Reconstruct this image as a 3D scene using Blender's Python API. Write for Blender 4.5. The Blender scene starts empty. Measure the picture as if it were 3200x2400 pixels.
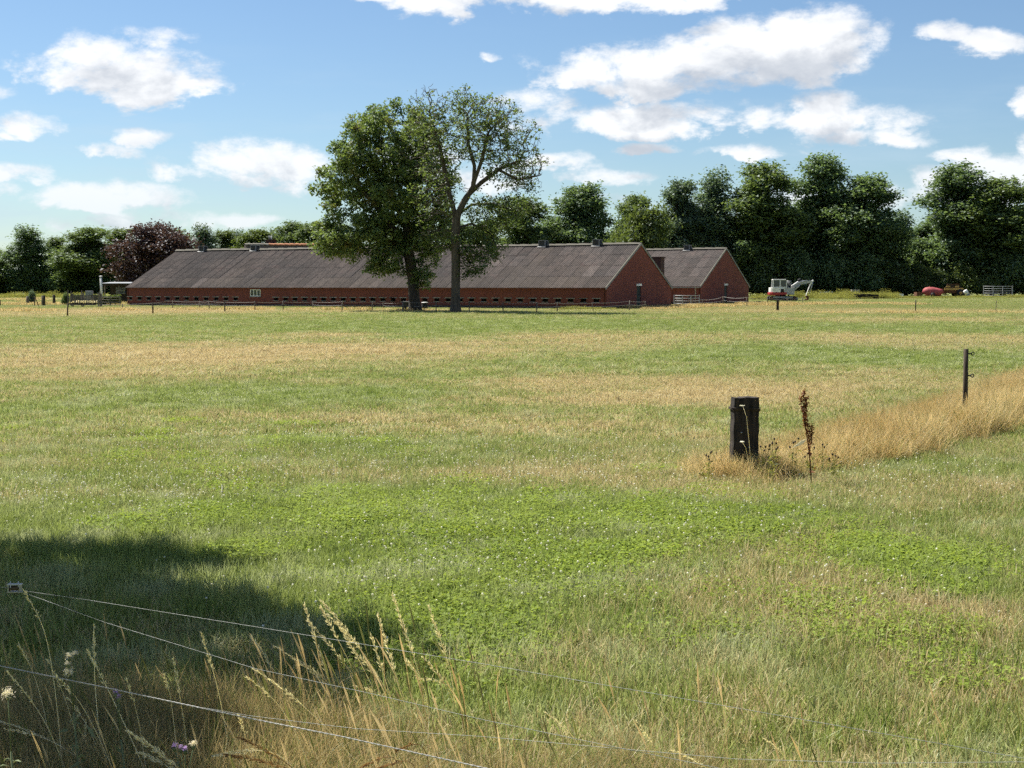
import bpy, math, random
import numpy as np
from mathutils import Vector, Matrix

R = math.radians
scene = bpy.context.scene
col = scene.collection
random.seed(7)
rng = np.random.default_rng(11)

# ------------------------------------------------------------------ camera
F = 4438.0                      # focal length in photograph pixels (3200 wide)
HC = 1.9                        # camera height
PITCH = math.atan(303.0 / F)
cam_d = bpy.data.cameras.new('camera')
cam = bpy.data.objects.new('camera', cam_d)
col.objects.link(cam)
cam.location = (0, 0, HC)
cam.rotation_euler = (math.pi / 2 - PITCH, 0, 0)
cam_d.sensor_width = 36.0
cam_d.lens = F / 3200.0 * 36.0
cam_d.clip_start = 0.1
cam_d.clip_end = 6000
scene.camera = cam

# ------------------------------------------------------------------ light, sky, exposure
SUN_EL = R(52)
SUN_AZ = R(-46)                 # measured from +Y (view direction) towards +X
sd = Vector((math.sin(SUN_AZ) * math.cos(SUN_EL), math.cos(SUN_AZ) * math.cos(SUN_EL), math.sin(SUN_EL)))
sun_d = bpy.data.lights.new('sun', 'SUN')
sun_d.energy = 4.6
sun_d.angle = R(0.5)
sun_d.color = (1.0, 0.95, 0.86)
sun = bpy.data.objects.new('sun', sun_d)
col.objects.link(sun)
sun.rotation_euler = sd.to_track_quat('Z', 'Y').to_euler()
sun.location = (-40, 40, 60)

vs = scene.view_settings
vs.view_transform = 'Standard'
vs.look = 'None'
vs.exposure = 1.28
vs.gamma = 1.0
vs.use_curve_mapping = False
scene.cycles.max_bounces = 5
scene.cycles.diffuse_bounces = 3
scene.cycles.glossy_bounces = 2
scene.cycles.transmission_bounces = 3
scene.cycles.transparent_max_bounces = 6
scene.cycles.caustics_reflective = False
scene.cycles.caustics_refractive = False
scene.cycles.sample_clamp_indirect = 6.0
scene.cycles.use_denoising = False
scene.cycles.adaptive_threshold = .03
scene.cycles.debug_use_spatial_splits = True
scene.cycles.use_light_tree = False

world = bpy.data.worlds.new('World')
scene.world = world
world.use_nodes = True
world.cycles.sampling_method = 'NONE'

class NT:
    """small node-tree helper"""
    def __init__(s, tree):
        s.t = tree
        s.n = tree.nodes
        s.l = tree.links
    def node(s, typ, **kw):
        nd = s.n.new(typ)
        for k, v in kw.items():
            setattr(nd, k, v)
        return nd
    def put(s, sock, v):
        if v is None:
            return
        if isinstance(v, bpy.types.NodeSocket):
            s.l.new(v, sock)
        else:
            if isinstance(v, (tuple, list)) and len(v) == 3 and sock.type == 'RGBA':
                v = (*v, 1)
            sock.default_value = v
    def m(s, op, a, b=None, c=None, clamp=False):
        nd = s.node('ShaderNodeMath', operation=op, use_clamp=clamp)
        for i, v in enumerate((a, b, c)):
            s.put(nd.inputs[i], v)
        return nd.outputs[0]
    def vm(s, op, a, b=None, c=None, out=0):
        nd = s.node('ShaderNodeVectorMath', operation=op)
        for i, v in enumerate((a, b, c)):
            s.put(nd.inputs[i], v)
        return nd.outputs['Value'] if op in ('DOT_PRODUCT', 'LENGTH', 'DISTANCE') else nd.outputs[0]
    def mix(s, f, a, b):
        nd = s.node('ShaderNodeMix', data_type='RGBA')
        s.put(nd.inputs[0], f)
        s.put(nd.inputs[6], a)
        s.put(nd.inputs[7], b)
        return nd.outputs[2]
    def noise(s, vec, scale, detail=3.0, rough=0.55, dist=0.0):
        nd = s.node('ShaderNodeTexNoise')
        s.put(nd.inputs['Vector'], vec)
        nd.inputs['Scale'].default_value = scale
        nd.inputs['Detail'].default_value = detail
        nd.inputs['Roughness'].default_value = rough
        nd.inputs['Distortion'].default_value = dist
        return nd.outputs['Fac']
    def smooth(s, v, lo, hi, a=0.0, b=1.0):
        nd = s.node('ShaderNodeMapRange', interpolation_type='SMOOTHSTEP')
        s.put(nd.inputs[0], v)
        for i, q in enumerate((lo, hi, a, b)):
            s.put(nd.inputs[i + 1], q)
        return nd.outputs[0]
    def comb(s, x, y, z):
        nd = s.node('ShaderNodeCombineXYZ')
        for i, v in enumerate((x, y, z)):
            s.put(nd.inputs[i], v)
        return nd.outputs[0]
    def sep(s, v):
        nd = s.node('ShaderNodeSeparateXYZ')
        s.l.new(v, nd.inputs[0])
        return nd.outputs

# clouds: (x, y of the body, half width, height above, depth below, strength) as seen in the photograph,
# turned into azimuth / elevation on the sky dome
CLOUDS = [
    (412, 255, 330, 120, 80, 1.0), (300, 175, 165, 70, 60, .8), (620, 280, 130, 55, 40, .8), (500, 135, 130, 40, 30, .33),
    (80, 412, 130, 60, 40, .9), (65, 556, 120, 50, 32, .85), (345, 480, 110, 40, 28, .62), (455, 440, 95, 45, 30, .6),
    (815, 515, 290, 95, 95, .86), (370, 630, 270, 78, 48, .95), (500, 690, 260, 38, 36, .5), (790, 690, 105, 36, 26, .8),
    (160, 708, 90, 30, 26, .6), (20, 600, 60, 30, 20, .5),
    (1560, 18, 430, 90, 66, .95), (1190, 0, 170, 50, 34, .6), (2030, 10, 320, 80, 55, .85), (1530, 192, 42, 24, 18, .45),
    (2160, 215, 500, 105, 115, .95), (2500, 140, 275, 130, 125, 1.1), (1780, 262, 145, 66, 50, .9), (2030, 290, 310, 66, 50, .85),
    (2560, 190, 180, 60, 60, .9), (2290, 130, 150, 80, 80, .8),
    (2100, 385, 530, 72, 62, .92), (2560, 360, 150, 84, 60, .95), (2600, 385, 280, 58, 64, .85), (2680, 438, 215, 44, 40, .72),
    (1700, 330, 150, 60, 60, .6),
    (2030, 470, 105, 30, 20, .8), (2310, 484, 135, 36, 23, .85),
    (2915, 130, 120, 62, 42, .95), (3065, 155, 140, 66, 52, .98), (3185, 330, 80, 66, 42, .9),
    (3010, 488, 100, 30, 22, .6), (2950, 560, 200, 48, 40, .85), (3110, 540, 180, 70, 52, .75), (2960, 620, 280, 64, 66, .55),
    (1740, 520, 140, 50, 32, .85), (1870, 560, 180, 40, 36, .6), (1830, 640, 200, 40, 44, .5), (1500, 560, 200, 60, 60, .7),
    (1330, 500, 160, 60, 60, .6), (2420, 620, 200, 40, 40, .5), (3300, 450, 160, 60, 50, .8), (-120, 300, 170, 60, 45, .8),
]

def cloud_group():
    g = bpy.data.node_groups.new('cloud_density', 'ShaderNodeTree')
    g.interface.new_socket('P', in_out='INPUT', socket_type='NodeSocketVector')
    g.interface.new_socket('Field', in_out='OUTPUT', socket_type='NodeSocketFloat')
    k = NT(g)
    gi = k.node('NodeGroupInput')
    go = k.node('NodeGroupOutput')
    P = gi.outputs[0]                       # (az, el, el)
    acc = None
    for (x, y, w, hu, hd, st) in CLOUDS:
        az = math.atan((x - 1600) / F)
        el = math.atan((897 - y) / F * math.cos(az))
        w, hu, hd = w / F, hu / F * .9, hd / F * .85
        v = k.vm('MULTIPLY_ADD', P, (1 / w, 1 / hu, -1 / hd), (-az / w, -el / hu, el / hd))
        v = k.vm('MAXIMUM', v, (-99, 0, 0))
        d = k.vm('DOT_PRODUCT', v, v)
        f = k.m('MULTIPLY_ADD', d, -st, st)
        acc = f if acc is None else k.m('MAXIMUM', acc, f)
    # the rest of the dome carries the same kind of fair-weather clouds
    s = k.sep(P)
    aw = k.smooth(k.m('ABSOLUTE', s[0]), .38, .52)
    ew = k.smooth(s[1], .215, .32)
    wout = k.m('MAXIMUM', aw, ew)
    gn = k.noise(k.vm('MULTIPLY', P, (1.0, 2.1, 0)), 4.2, 2.0, .5)
    gf = k.m('MULTIPLY_ADD', gn, 7.0, -3.9)
    gf = k.m('MINIMUM', gf, 1.0)
    gf = k.m('SUBTRACT', gf, k.m('MULTIPLY', k.m('SUBTRACT', 1.0, wout), 4.0))
    acc = k.m('MAXIMUM', acc, gf)
    acc = k.m('MAXIMUM', acc, -1.5)
    k.l.new(acc, go.inputs[0])
    return g

def build_world():
    k = NT(world.node_tree)
    k.n.clear()
    out = k.node('ShaderNodeOutputWorld')
    bg = k.node('ShaderNodeBackground')
    k.l.new(bg.outputs[0], out.inputs[0])
    sky = k.node('ShaderNodeTexSky', sky_type='NISHITA')
    sky.sun_disc = False
    sky.sun_elevation = SUN_EL
    sky.sun_rotation = SUN_AZ
    sky.altitude = 20
    sky.air_density = 1.0
    sky.dust_density = 0.3
    sky.ozone_density = 1.2
    tc = k.node('ShaderNodeTexCoord')
    x, y, z = k.sep(tc.outputs['Generated'])
    az = k.m('ARCTAN2', x, y)
    el = k.m('ARCSINE', z)
    P = k.comb(az, el, el)
    grp = cloud_group()
    # warp so that outlines billow
    nv = k.vm('MULTIPLY', P, (1.0, 1.7, 0.0))
    fb = k.noise(nv, 17.0, 9.0, .58, .25)
    fb2 = k.noise(k.vm('ADD', nv, (3.7, 1.3, 0)), 46.0, 8.0, .66)
    off = k.m('SUBTRACT', fb, .5)
    Pw = k.comb(k.m('MULTIPLY_ADD', off, .05, az), k.m('MULTIPLY_ADD', off, .03, el), k.m('MULTIPLY_ADD', off, .03, el))
    def field(p):
        nd = k.node('ShaderNodeGroup')
        nd.node_tree = grp
        k.l.new(p, nd.inputs[0])
        return nd.outputs[0]
    f0 = field(Pw)
    f1 = field(k.vm('ADD', Pw, (-.006, .017, .017)))
    det = k.m('ADD', k.m('MULTIPLY', off, 3.3), k.m('MULTIPLY', k.m('SUBTRACT', fb2, .5), 1.5))
    dens = k.m('ADD', k.m('MULTIPLY_ADD', f0, .95, .06), det)
    mask = k.smooth(dens, .0, .80)
    mask = k.m('MULTIPLY', mask, k.smooth(f0, -.75, .15))
    mask = k.m('MULTIPLY', mask, k.smooth(z, .0, .03))
    # body shade: cloud standing between here and the sun
    nv1 = k.vm('ADD', nv, (-.006, .03, 0))
    fb1 = k.noise(nv1, 17.0, 6.0, .58, .25)
    thick = k.m('ADD', k.m('MULTIPLY', f1, .8), k.m('MULTIPLY', k.m('SUBTRACT', fb1, .5), 2.3))
    sh = k.smooth(thick, .05, 1.0)
    relief = k.m('MULTIPLY', k.m('SUBTRACT', fb1, fb), 1.6)
    sh = k.m('ADD', k.m('MULTIPLY', sh, .8), relief, clamp=True)
    ccol = k.mix(sh, (8.7, 8.8, 8.95), (4.8, 5.15, 5.75))
    low = k.smooth(el, .01, .12)
    ccol = k.mix(low, k.mix(.35, ccol, (5.6, 6.5, 7.2)), ccol)
    # thin veils of high cloud low in the sky
    veil = k.noise(k.vm('MULTIPLY', P, (1.2, 7.0, 0)), 5.0, 5.0, .6)
    veil = k.m('MULTIPLY', k.smooth(veil, .46, .72), k.smooth(el, .2, .02, 0, .42))
    clear = k.vm('MULTIPLY', sky.outputs[0], (.68, .80, .92))      # cool white balance of the picture
    base = k.mix(veil, clear, (4.9, 6.2, 7.3))
    mk = k.m('MULTIPLY', mask, k.smooth(el, .0, .09, .66, .95))
    c = k.mix(mk, base, ccol)
    k.l.new(c, bg.inputs[0])
    bg.inputs[1].default_value = 0.050
build_world()

# ------------------------------------------------------------------ projection helpers
cp, sp = math.cos(PITCH), math.sin(PITCH)
def ray(x, y):
    u, v = (x - 1600) / F, (1200 - y) / F
    return Vector((u, cp + v * sp, -sp + v * cp))
def sstep(t):
    t = np.clip(t, 0, 1)
    return t * t * (3 - 2 * t)
def gz(x, y):
    """height of the ground: flat pasture, rising a little towards the wood"""
    return 0.5 * sstep((np.asarray(y, float) - 140) / 62) * sstep((np.asarray(x, float) - 8) / 24)
def gp(x, y):
    d = ray(x, y)
    t = HC / -d.z
    for _ in range(25):
        p = d * t
        t = (HC - float(gz(p.x, p.y))) / -d.z
    p = d * t
    return Vector((p.x, p.y, float(gz(p.x, p.y))))
def at(x, y, D):
    d = ray(x, y)
    p = d * (D / d.y)
    return Vector((p.x, p.y, p.z + HC))
def on(x, D, dz=0.0):
    """ground point in photograph column x at distance D"""
    d = ray(x, 897)
    X = d.x * D / d.y
    return Vector((X, D, float(gz(X, D)) + dz))

# ------------------------------------------------------------------ materials
def principled(name, color=(.5, .5, .5), rough=.8, metal=0.0, spec=.3):
    mt = bpy.data.materials.new(name)
    mt.use_nodes = True
    k = NT(mt.node_tree)
    b = k.n['Principled BSDF']
    b.inputs['Base Color'].default_value = (*color, 1)
    b.inputs['Roughness'].default_value = rough
    b.inputs['Metallic'].default_value = metal
    b.inputs['Specular IOR Level'].default_value = spec
    return mt, k, b

def worn(name, c1, c2, scale=3.0, rough=.85, detail=6.0, metal=0.0, stretch=(1, 1, 1), spec=.3, rnd=0.0, bump=0.0):
    mt, k, b = principled(name, c1, rough, metal, spec)
    tc = k.node('ShaderNodeTexCoord')
    v = k.vm('MULTIPLY', tc.outputs['Object'], stretch)
    n = k.noise(v, scale, detail, .62)
    f = k.smooth(n, .32, .7)
    c = k.mix(f, c1, c2)
    if rnd:
        oi = k.node('ShaderNodeObjectInfo')
        r = k.m('MULTIPLY_ADD', oi.outputs['Random'], 2 * rnd, 1 - rnd)
        c = k.vm('SCALE', c) if False else c
        nd = k.node('ShaderNodeVectorMath', operation='SCALE')
        k.l.new(c, nd.inputs[0])
        k.l.new(r, nd.inputs['Scale'])
        c = nd.outputs[0]
    k.l.new(c, b.inputs['Base Color'])
    if bump:
        bp = k.node('ShaderNodeBump')
        bp.inputs['Strength'].default_value = bump
        bp.inputs['Distance'].default_value = .02
        k.l.new(n, bp.inputs['Height'])
        k.l.new(bp.outputs[0], b.inputs['Normal'])
    return mt

M = {}
M['bark'] = worn('bark', (.055, .043, .032), (.12, .10, .078), 2.5, .95, 8, stretch=(4, 4, .6), bump=.8)
M['bark_dark'] = worn('bark_dark', (.035, .029, .022), (.075, .062, .048), 2.5, .95, 8, stretch=(4, 4, .6), bump=.8)
M['twig'] = worn('twig', (.09, .075, .06), (.15, .13, .105), 2, .95)
M['old_wood'] = worn('old_wood', (.10, .085, .068), (.21, .185, .155), 6, .9, 8, stretch=(3, 3, .5), rnd=.35, bump=.4)
M['dark_wood'] = worn('dark_wood', (.028, .02, .014), (.07, .052, .036), 6, .9, 8, stretch=(3, 3, .5), rnd=.3, bump=.5)
M['tar_wood'] = worn('tar_wood', (.0085, .0065, .005), (.048, .035, .025), 7, .85, 9, stretch=(3, 3, .35), bump=1.0)
M['black'] = worn('black', (.012, .012, .013), (.03, .03, .032), 4, .7)
M['recess_shade'] = worn('recess_shade', (.006, .006, .006), (.012, .011, .010), 4, 1.0, spec=0)
M['white_paint'] = worn('white_paint', (.80, .80, .78), (.62, .61, .57), 5, .5, rnd=.05)
M['grey_and_shaded_paint'] = worn('grey_and_shaded_paint', (.42, .43, .43), (.30, .30, .29), 5, .55)  # plain grey paint, also white excavator paint darkened for shade
M['vent_frame'] = worn('vent_frame', (.26, .26, .255), (.17, .17, .165), 5, .7)
M['vent_side'] = worn('vent_side', (.055, .057, .06), (.09, .09, .09), 5, .8)
M['red_paint'] = worn('red_paint', (.42, .04, .045), (.30, .035, .035), 4, .45)
M['faded_red'] = worn('faded_red', (.40, .075, .08), (.22, .05, .05), 2.5, .7, 8)
M['rust'] = worn('rust', (.085, .035, .022), (.16, .075, .04), 5, .95)
M['yellow'] = worn('yellow', (.46, .30, .08), (.33, .21, .08), 4, .8)
M['steel'] = worn('steel', (.45, .46, .47), (.30, .31, .32), 9, .38, metal=.8)
M['galv'] = worn('galv', (.33, .345, .35), (.22, .225, .225), 6, .55, metal=.4)
M['rope'] = worn('rope', (.42, .41, .39), (.26, .25, .23), 60, .8)
M['wire'] = worn('wire', (.24, .25, .24), (.16, .17, .16), 30, .5, metal=.2)
M['concrete'] = worn('concrete', (.33, .32, .30), (.19, .178, .158), 4, .9)
M['glass'] = principled('glass', (.02, .035, .035), .08, 0, .6)[0]
M['door'] = worn('door', (.022, .035, .03), (.035, .045, .038), 4, .75)
M['orange_tile'] = worn('orange_tile', (.62, .27, .13), (.44, .19, .10), 6, .8, rnd=.18)
M['grey_tile'] = worn('grey_tile', (.28, .25, .20), (.20, .18, .15), 6, .85, rnd=.1)
M['thatch'] = worn('thatch', (.10, .075, .058), (.19, .15, .12), 3, .95, 8, stretch=(3, 3, .6), bump=.6)
M['tarp'] = worn('tarp', (.24, .25, .26), (.17, .18, .19), 3, .6)
M['moss'] = worn('moss', (.085, .08, .062), (.13, .12, .10), 5, .95)

def brick_mat(name, tint):
    mt, k, b = principled(name, (.2, .08, .06), .9)
    tc = k.node('ShaderNodeTexCoord')
    o = tc.outputs['Object']
    s = k.sep(o)
    v = k.comb(k.m('ADD', s[0], s[1]), s[2], 0.0)
    br = k.node('ShaderNodeTexBrick')
    k.l.new(v, br.inputs['Vector'])
    br.inputs['Scale'].default_value = 1.0
    br.inputs['Brick Width'].default_value = .22
    br.inputs['Row Height'].default_value = .062
    br.inputs['Mortar Size'].default_value = .005
    br.inputs['Color1'].default_value = (tint[0] * 1.03, tint[1], tint[2], 1)
    br.inputs['Color2'].default_value = (tint[0] * .93, tint[1] * .95, tint[2] * .97, 1)
    br.inputs['Mortar'].default_value = (tint[0] * .8, tint[0] * .36, tint[0] * .3, 1)
    n = k.noise(o, .55, 7, .6)
    c = k.mix(k.smooth(n, .38, .75, 0, .4), br.outputs['Color'], (tint[0] * .55, tint[1] * .62, tint[2] * .7))
    n2 = k.noise(k.vm('MULTIPLY', o, (1, 1, 2.0)), .8, 6, .6)
    c = k.mix(k.smooth(n2, .60, .85, 0, .28), c, (.20, .14, .12))
    # weathering near the ground
    k.l.new(c, b.inputs['Base Color'])
    bp = k.node('ShaderNodeBump')
    bp.inputs['Strength'].default_value = .4
    bp.inputs['Distance'].default_value = .008
    k.l.new(br.outputs['Fac'], bp.inputs['Height'])
    bp.invert = True
    k.l.new(bp.outputs[0], b.inputs['Normal'])
    return mt
M['brick'] = brick_mat('brick', (.185, .052, .038))
M['brick_dark'] = brick_mat('brick_dark', (.06, .032, .03))
M['plinth'] = worn('plinth', (.045, .036, .036), (.10, .065, .06), 1.5, .95)

def roof_mat():
    mt, k, b = principled('fibre_cement', (.2, .19, .18), .92, 0, .25)
    tc = k.node('ShaderNodeTexCoord')
    ge = k.node('ShaderNodeNewGeometry')
    oi = k.node('ShaderNodeObjectInfo')
    p = ge.outputs['Position']
    n1 = k.noise(p, .13, 6, .65)
    n2 = k.noise(p, 2.2, 8, .7)
    n3 = k.noise(p, 7.0, 4, .7)
    c = k.mix(k.smooth(n1, .35, .68), (.070, .061, .058), (.122, .097, .085))
    c = k.mix(k.smooth(n2, .42, .66, 0, .75), c, (.042, .037, .035))
    c = k.mix(k.smooth(n3, .56, .68, 0, .85), c, (.03, .028, .025))
    c = k.mix(k.smooth(n3, .40, .30, 0, .6), c, (.19, .178, .158))
    c = k.mix(k.smooth(k.noise(p, .9, 5, .6), .55, .75, 0, .4), c, (.13, .08, .072))
    r = k.m('MULTIPLY_ADD', oi.outputs['Random'], .42, .76)
    r = k.m('ADD', r, k.smooth(oi.outputs['Random'], .955, .965, 0, .45))
    nd = k.node('ShaderNodeVectorMath', operation='SCALE')
    k.l.new(c, nd.inputs[0])
    k.l.new(r, nd.inputs['Scale'])
    k.l.new(nd.outputs[0], b.inputs['Base Color'])
    return mt
M['roof'] = roof_mat()

def leaf_mat(name, c1, c2, trans=.35, gloss=.35, dead=None):
    mt = bpy.data.materials.new(name)
    mt.use_nodes = True
    k = NT(mt.node_tree)
    k.n.clear()
    out = k.node('ShaderNodeOutputMaterial')
    at_ = k.node('ShaderNodeAttribute', attribute_name='rnd')
    oi = k.node('ShaderNodeObjectInfo')
    ge = k.node('ShaderNodeNewGeometry')
    r = k.m('FRACT', k.m('ADD', at_.outputs['Fac'], oi.outputs['Random']))
    n = k.noise(ge.outputs['Position'], .55, 1, .6)
    f = k.m('ADD', k.m('MULTIPLY', r, .6), k.m('MULTIPLY', k.smooth(n, .3, .7), .4))
    c = k.mix(f, c1, c2)
    if dead:
        n2 = k.noise(ge.outputs['Position'], .9, 1, .5)
        c = k.mix(k.smooth(n2, .60, .72, 0, .7), c, dead)
    br = k.m('MULTIPLY_ADD', oi.outputs['Random'], .4, .8)
    nd = k.node('ShaderNodeVectorMath', operation='SCALE')
    k.l.new(c, nd.inputs[0])
    k.l.new(br, nd.inputs['Scale'])
    c = nd.outputs[0]
    d = k.node('ShaderNodeBsdfDiffuse')
    t = k.node('ShaderNodeBsdfTranslucent')
    g = k.node('ShaderNodeBsdfGlossy')
    g.inputs['Roughness'].default_value = .55
    g.inputs['Color'].default_value = (.8, .85, .9, 1)
    k.l.new(c, d.inputs[0])
    tcn = k.mix(.6, c, (c2[0] * 1.5, c2[1] * 1.5, c2[2] * .8))
    k.l.new(tcn, t.inputs[0])
    m1 = k.node('ShaderNodeMixShader')
    m1.inputs[0].default_value = trans
    k.l.new(d.outputs[0], m1.inputs[1])
    k.l.new(t.outputs[0], m1.inputs[2])
    m2 = k.node('ShaderNodeMixShader')
    m2.inputs[0].default_value = gloss * .09
    k.l.new(m1.outputs[0], m2.inputs[1])
    k.l.new(g.outputs[0], m2.inputs[2])
    k.l.new(m2.outputs[0], out.inputs[0])
    return mt
M['oak_leaf'] = leaf_mat('oak_leaf', (0.071, 0.122, 0.037), (0.150, 0.203, 0.061), 0.38, .5, (.14, .085, .03))
M['leaf_dark'] = leaf_mat('leaf_dark', (0.062, 0.117, 0.056), (0.144, 0.209, 0.083), 0.38, .4)
M['leaf_mid'] = leaf_mat('leaf_mid', (0.061, 0.103, 0.036), (0.129, 0.177, 0.057), 0.38, .4)
M['leaf_light'] = leaf_mat('leaf_light', (0.067, 0.106, 0.025), (0.124, 0.163, 0.043), 0.36, .35)
M['leaf_blue'] = leaf_mat('leaf_blue', (0.057, 0.107, 0.066), (0.131, 0.181, 0.107), 0.36, .4)
M['copper_leaf'] = leaf_mat('copper_leaf', (0.035, 0.020, 0.021), (0.082, 0.043, 0.041), .25, .45)
M['clover_leaf'] = leaf_mat('clover_leaf', (.135, .20, .026), (.27, .335, .07), .4, .08)
M['weed'] = leaf_mat('weed', (.11, .14, .03), (.27, .26, .08), .4, .1)
M['dry_stalk'] = leaf_mat('dry_stalk', (.66, .57, .38), (.82, .75, .56), .35, .25)
M['brown_stalk'] = leaf_mat('brown_stalk', (.22, .12, .05), (.34, .20, .09), .3, .2)
M['dock'] = leaf_mat('dock', (.11, .038, .015), (.22, .085, .025), .25, .2)
M['thistle_head'] = leaf_mat('thistle_head', (.09, .12, .06), (.16, .19, .10), .2, .2)
M['purple'] = leaf_mat('purple', (.40, .26, .55), (.58, .42, .70), .3, .1)
M['cream'] = leaf_mat('cream', (.66, .58, .44), (.80, .74, .62), .35, .1)
M['white_petal'] = leaf_mat('white_petal', (.72, .70, .62), (.84, .82, .76), .3, .1)

# dryness of the pasture: photograph ellipses laid out on the ground (x, y, half width, half height, amount)
DRY_PX = [
    (480, 1118, 900, 44, .85), (1500, 1085, 520, 20, .42), (1750, 1060, 420, 14, .25), (1950, 1225, 560, 45, .60), (2480, 1240, 360, 55, .45),
    (2880, 1190, 300, 34, .5), (2850, 1062, 600, 18, .5), (1500, 1330, 520, 40, .30), (2100, 1420, 520, 80, .32), (300, 1190, 420, 26, .25),
    (2960, 1560, 360, 60, .35), (2950, 2000, 480, 330, .42), (2300, 2250, 520, 200, .25), (1000, 1052, 180, 12, .5), (1900, 1048, 330, 14, .4),
    (1750, 1520, 560, 50, .30), (400, 1330, 500, 50, .12), (2300, 1530, 260, 40, .40), (3000, 1130, 350, 22, -.45), (2500, 1115, 500, 24, -.5),
    (1150, 1690, 800, 130, -.65), (2850, 1780, 240, 60, -.95), (1400, 1800, 500, 100, -.55), (250, 1640, 420, 80, -.6), (700, 1245, 500, 34, -.35),
    (1500, 1020, 900, 20, -.4), (2900, 1030, 500, 14, -.3), (2200, 1620, 420, 60, -.35), (1300, 2000, 400, 140, -.45), (2550, 1880, 500, 130, .10),
    (2600, 972, 700, 9, .5), (300, 975, 420, 14, .75), (1000, 972, 600, 7, .45), (2860, 1000, 500, 7, .45), (2300, 955, 250, 7, .5), (500, 2240, 600, 200, .2),
]
DRY = []
for (x, y, hw, hh, a) in DRY_PX:
    c = gp(x, y)
    top, bot = gp(x, max(y - hh, 925)), gp(x, y + hh)
    sx = hw / F * c.y
    sy = max((top.y - bot.y) * .5, .3)
    DRY.append((c.x, (top.y + bot.y) * .5, sx, sy, a))

def dry_np(x, y):
    s = np.zeros_like(x)
    for (cx, cy, sx, sy, a) in DRY:
        s += a * np.clip(1 - .5 * (((x - cx) / sx) ** 2 + ((y - cy) / sy) ** 2), 0, 1)
    return s

def dry_group():
    g = bpy.data.node_groups.new('dry_field', 'ShaderNodeTree')
    g.interface.new_socket('Dry', in_out='OUTPUT', socket_type='NodeSocketFloat')
    g.interface.new_socket('Tone', in_out='OUTPUT', socket_type='NodeSocketFloat')
    k = NT(g)
    go = k.node('NodeGroupOutput')
    ge = k.node('ShaderNodeNewGeometry')
    p0 = ge.outputs['Position']
    wn = k.node('ShaderNodeTexNoise')
    wn.inputs['Scale'].default_value = .35
    wn.inputs['Detail'].default_value = 1
    k.l.new(p0, wn.inputs['Vector'])
    wv = k.vm('SUBTRACT', wn.outputs['Color'], (.5, .5, .5))
    p = k.vm('MULTIPLY_ADD', wv, (2.2, 2.6, 0), p0)
    acc = None
    for (cx, cy, sx, sy, a) in DRY:
        v = k.vm('MULTIPLY_ADD', p, (1 / sx, 1 / sy, 0), (-cx / sx, -cy / sy, 0))
        d = k.vm('DOT_PRODUCT', v, v)
        e = k.m('MULTIPLY_ADD', d, -.5, 1.0, clamp=True)
        acc = k.m('MULTIPLY', e, a) if acc is None else k.m('MULTIPLY_ADD', e, a, acc)
    n1 = k.noise(k.vm('MULTIPLY', p0, (.55, 1, 0)), .33, 2, .6)
    n2 = k.noise(p0, 2.3, 3, .7)
    acc = k.m('ADD', acc, k.m('MULTIPLY_ADD', n1, 1.5, -.75))
    acc = k.m('ADD', acc, k.m('MULTIPLY_ADD', n2, 1.5, -.75))
    k.l.new(k.m('ADD', acc, .18), go.inputs[0])
    k.l.new(k.noise(k.vm('ADD', p0, (31, 7, 0)), 1.1, 3, .65), go.inputs[1])
    return g
DRYG = dry_group()

def grass_colour(k, rnd):
    nd = k.node('ShaderNodeGroup')
    nd.node_tree = DRYG
    dry, tone = nd.outputs[0], nd.outputs[1]
    r2 = k.m('FRACT', k.m('MULTIPLY', rnd, 17.31))
    mk = k.smooth(k.m('ADD', dry, k.m('MULTIPLY_ADD', rnd, 1.0, -.5)), .25, .75)
    green = k.mix(r2, (.170, .220, .040), (.320, .365, .112))
    green = k.mix(k.smooth(tone, .48, .66, 0, .8), green, (.40, .42, .215))
    green = k.mix(k.smooth(tone, .46, .30, 0, .6), green, (.110, .185, .016))
    dryc = k.mix(r2, (.385, .30, .13), (.57, .475, .265))
    return k.mix(mk, green, dryc)

def grass_mat(name, fixed=None):
    mt = bpy.data.materials.new(name)
    mt.use_nodes = True
    k = NT(mt.node_tree)
    k.n.clear()
    out = k.node('ShaderNodeOutputMaterial')
    a = k.node('ShaderNodeAttribute', attribute_name='rnd')
    rnd = a.outputs['Fac']
    if fixed:
        ge = k.node('ShaderNodeNewGeometry')
        n = k.noise(ge.outputs['Position'], 1.3, 1, .6)
        f = k.m('ADD', k.m('MULTIPLY', rnd, .55), k.m('MULTIPLY_ADD', k.smooth(n, .3, .7), .6, -.08), clamp=True)
        c = k.mix(f, fixed[0], fixed[1])
        if len(fixed) > 2:
            c = k.mix(k.smooth(rnd, .30, .22), c, fixed[2])
    else:
        c = grass_colour(k, rnd)
    d = k.node('ShaderNodeBsdfDiffuse')
    t = k.node('ShaderNodeBsdfTranslucent')
    k.l.new(c, d.inputs[0])
    k.l.new(c, t.inputs[0])
    m1 = k.node('ShaderNodeMixShader')
    m1.inputs[0].default_value = .48
    k.l.new(d.outputs[0], m1.inputs[1])
    k.l.new(t.outputs[0], m1.inputs[2])
    g = k.node('ShaderNodeBsdfGlossy')
    g.inputs['Roughness'].default_value = .5
    g.inputs['Color'].default_value = (.9, .95, .9, 1)
    m2 = k.node('ShaderNodeMixShader')
    m2.inputs[0].default_value = .022
    k.l.new(m1.outputs[0], m2.inputs[1])
    k.l.new(g.outputs[0], m2.inputs[2])
    k.l.new(m2.outputs[0], out.inputs[0])
    return mt
M['grass'] = grass_mat('grass')
M['hay'] = grass_mat('hay', ((.43, .29, .10), (.75, .59, .295), (.20, .20, .055)))
M['bent'] = grass_mat('bent', ((.27, .19, .075), (.46, .36, .16), (.14, .18, .045)))

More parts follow.
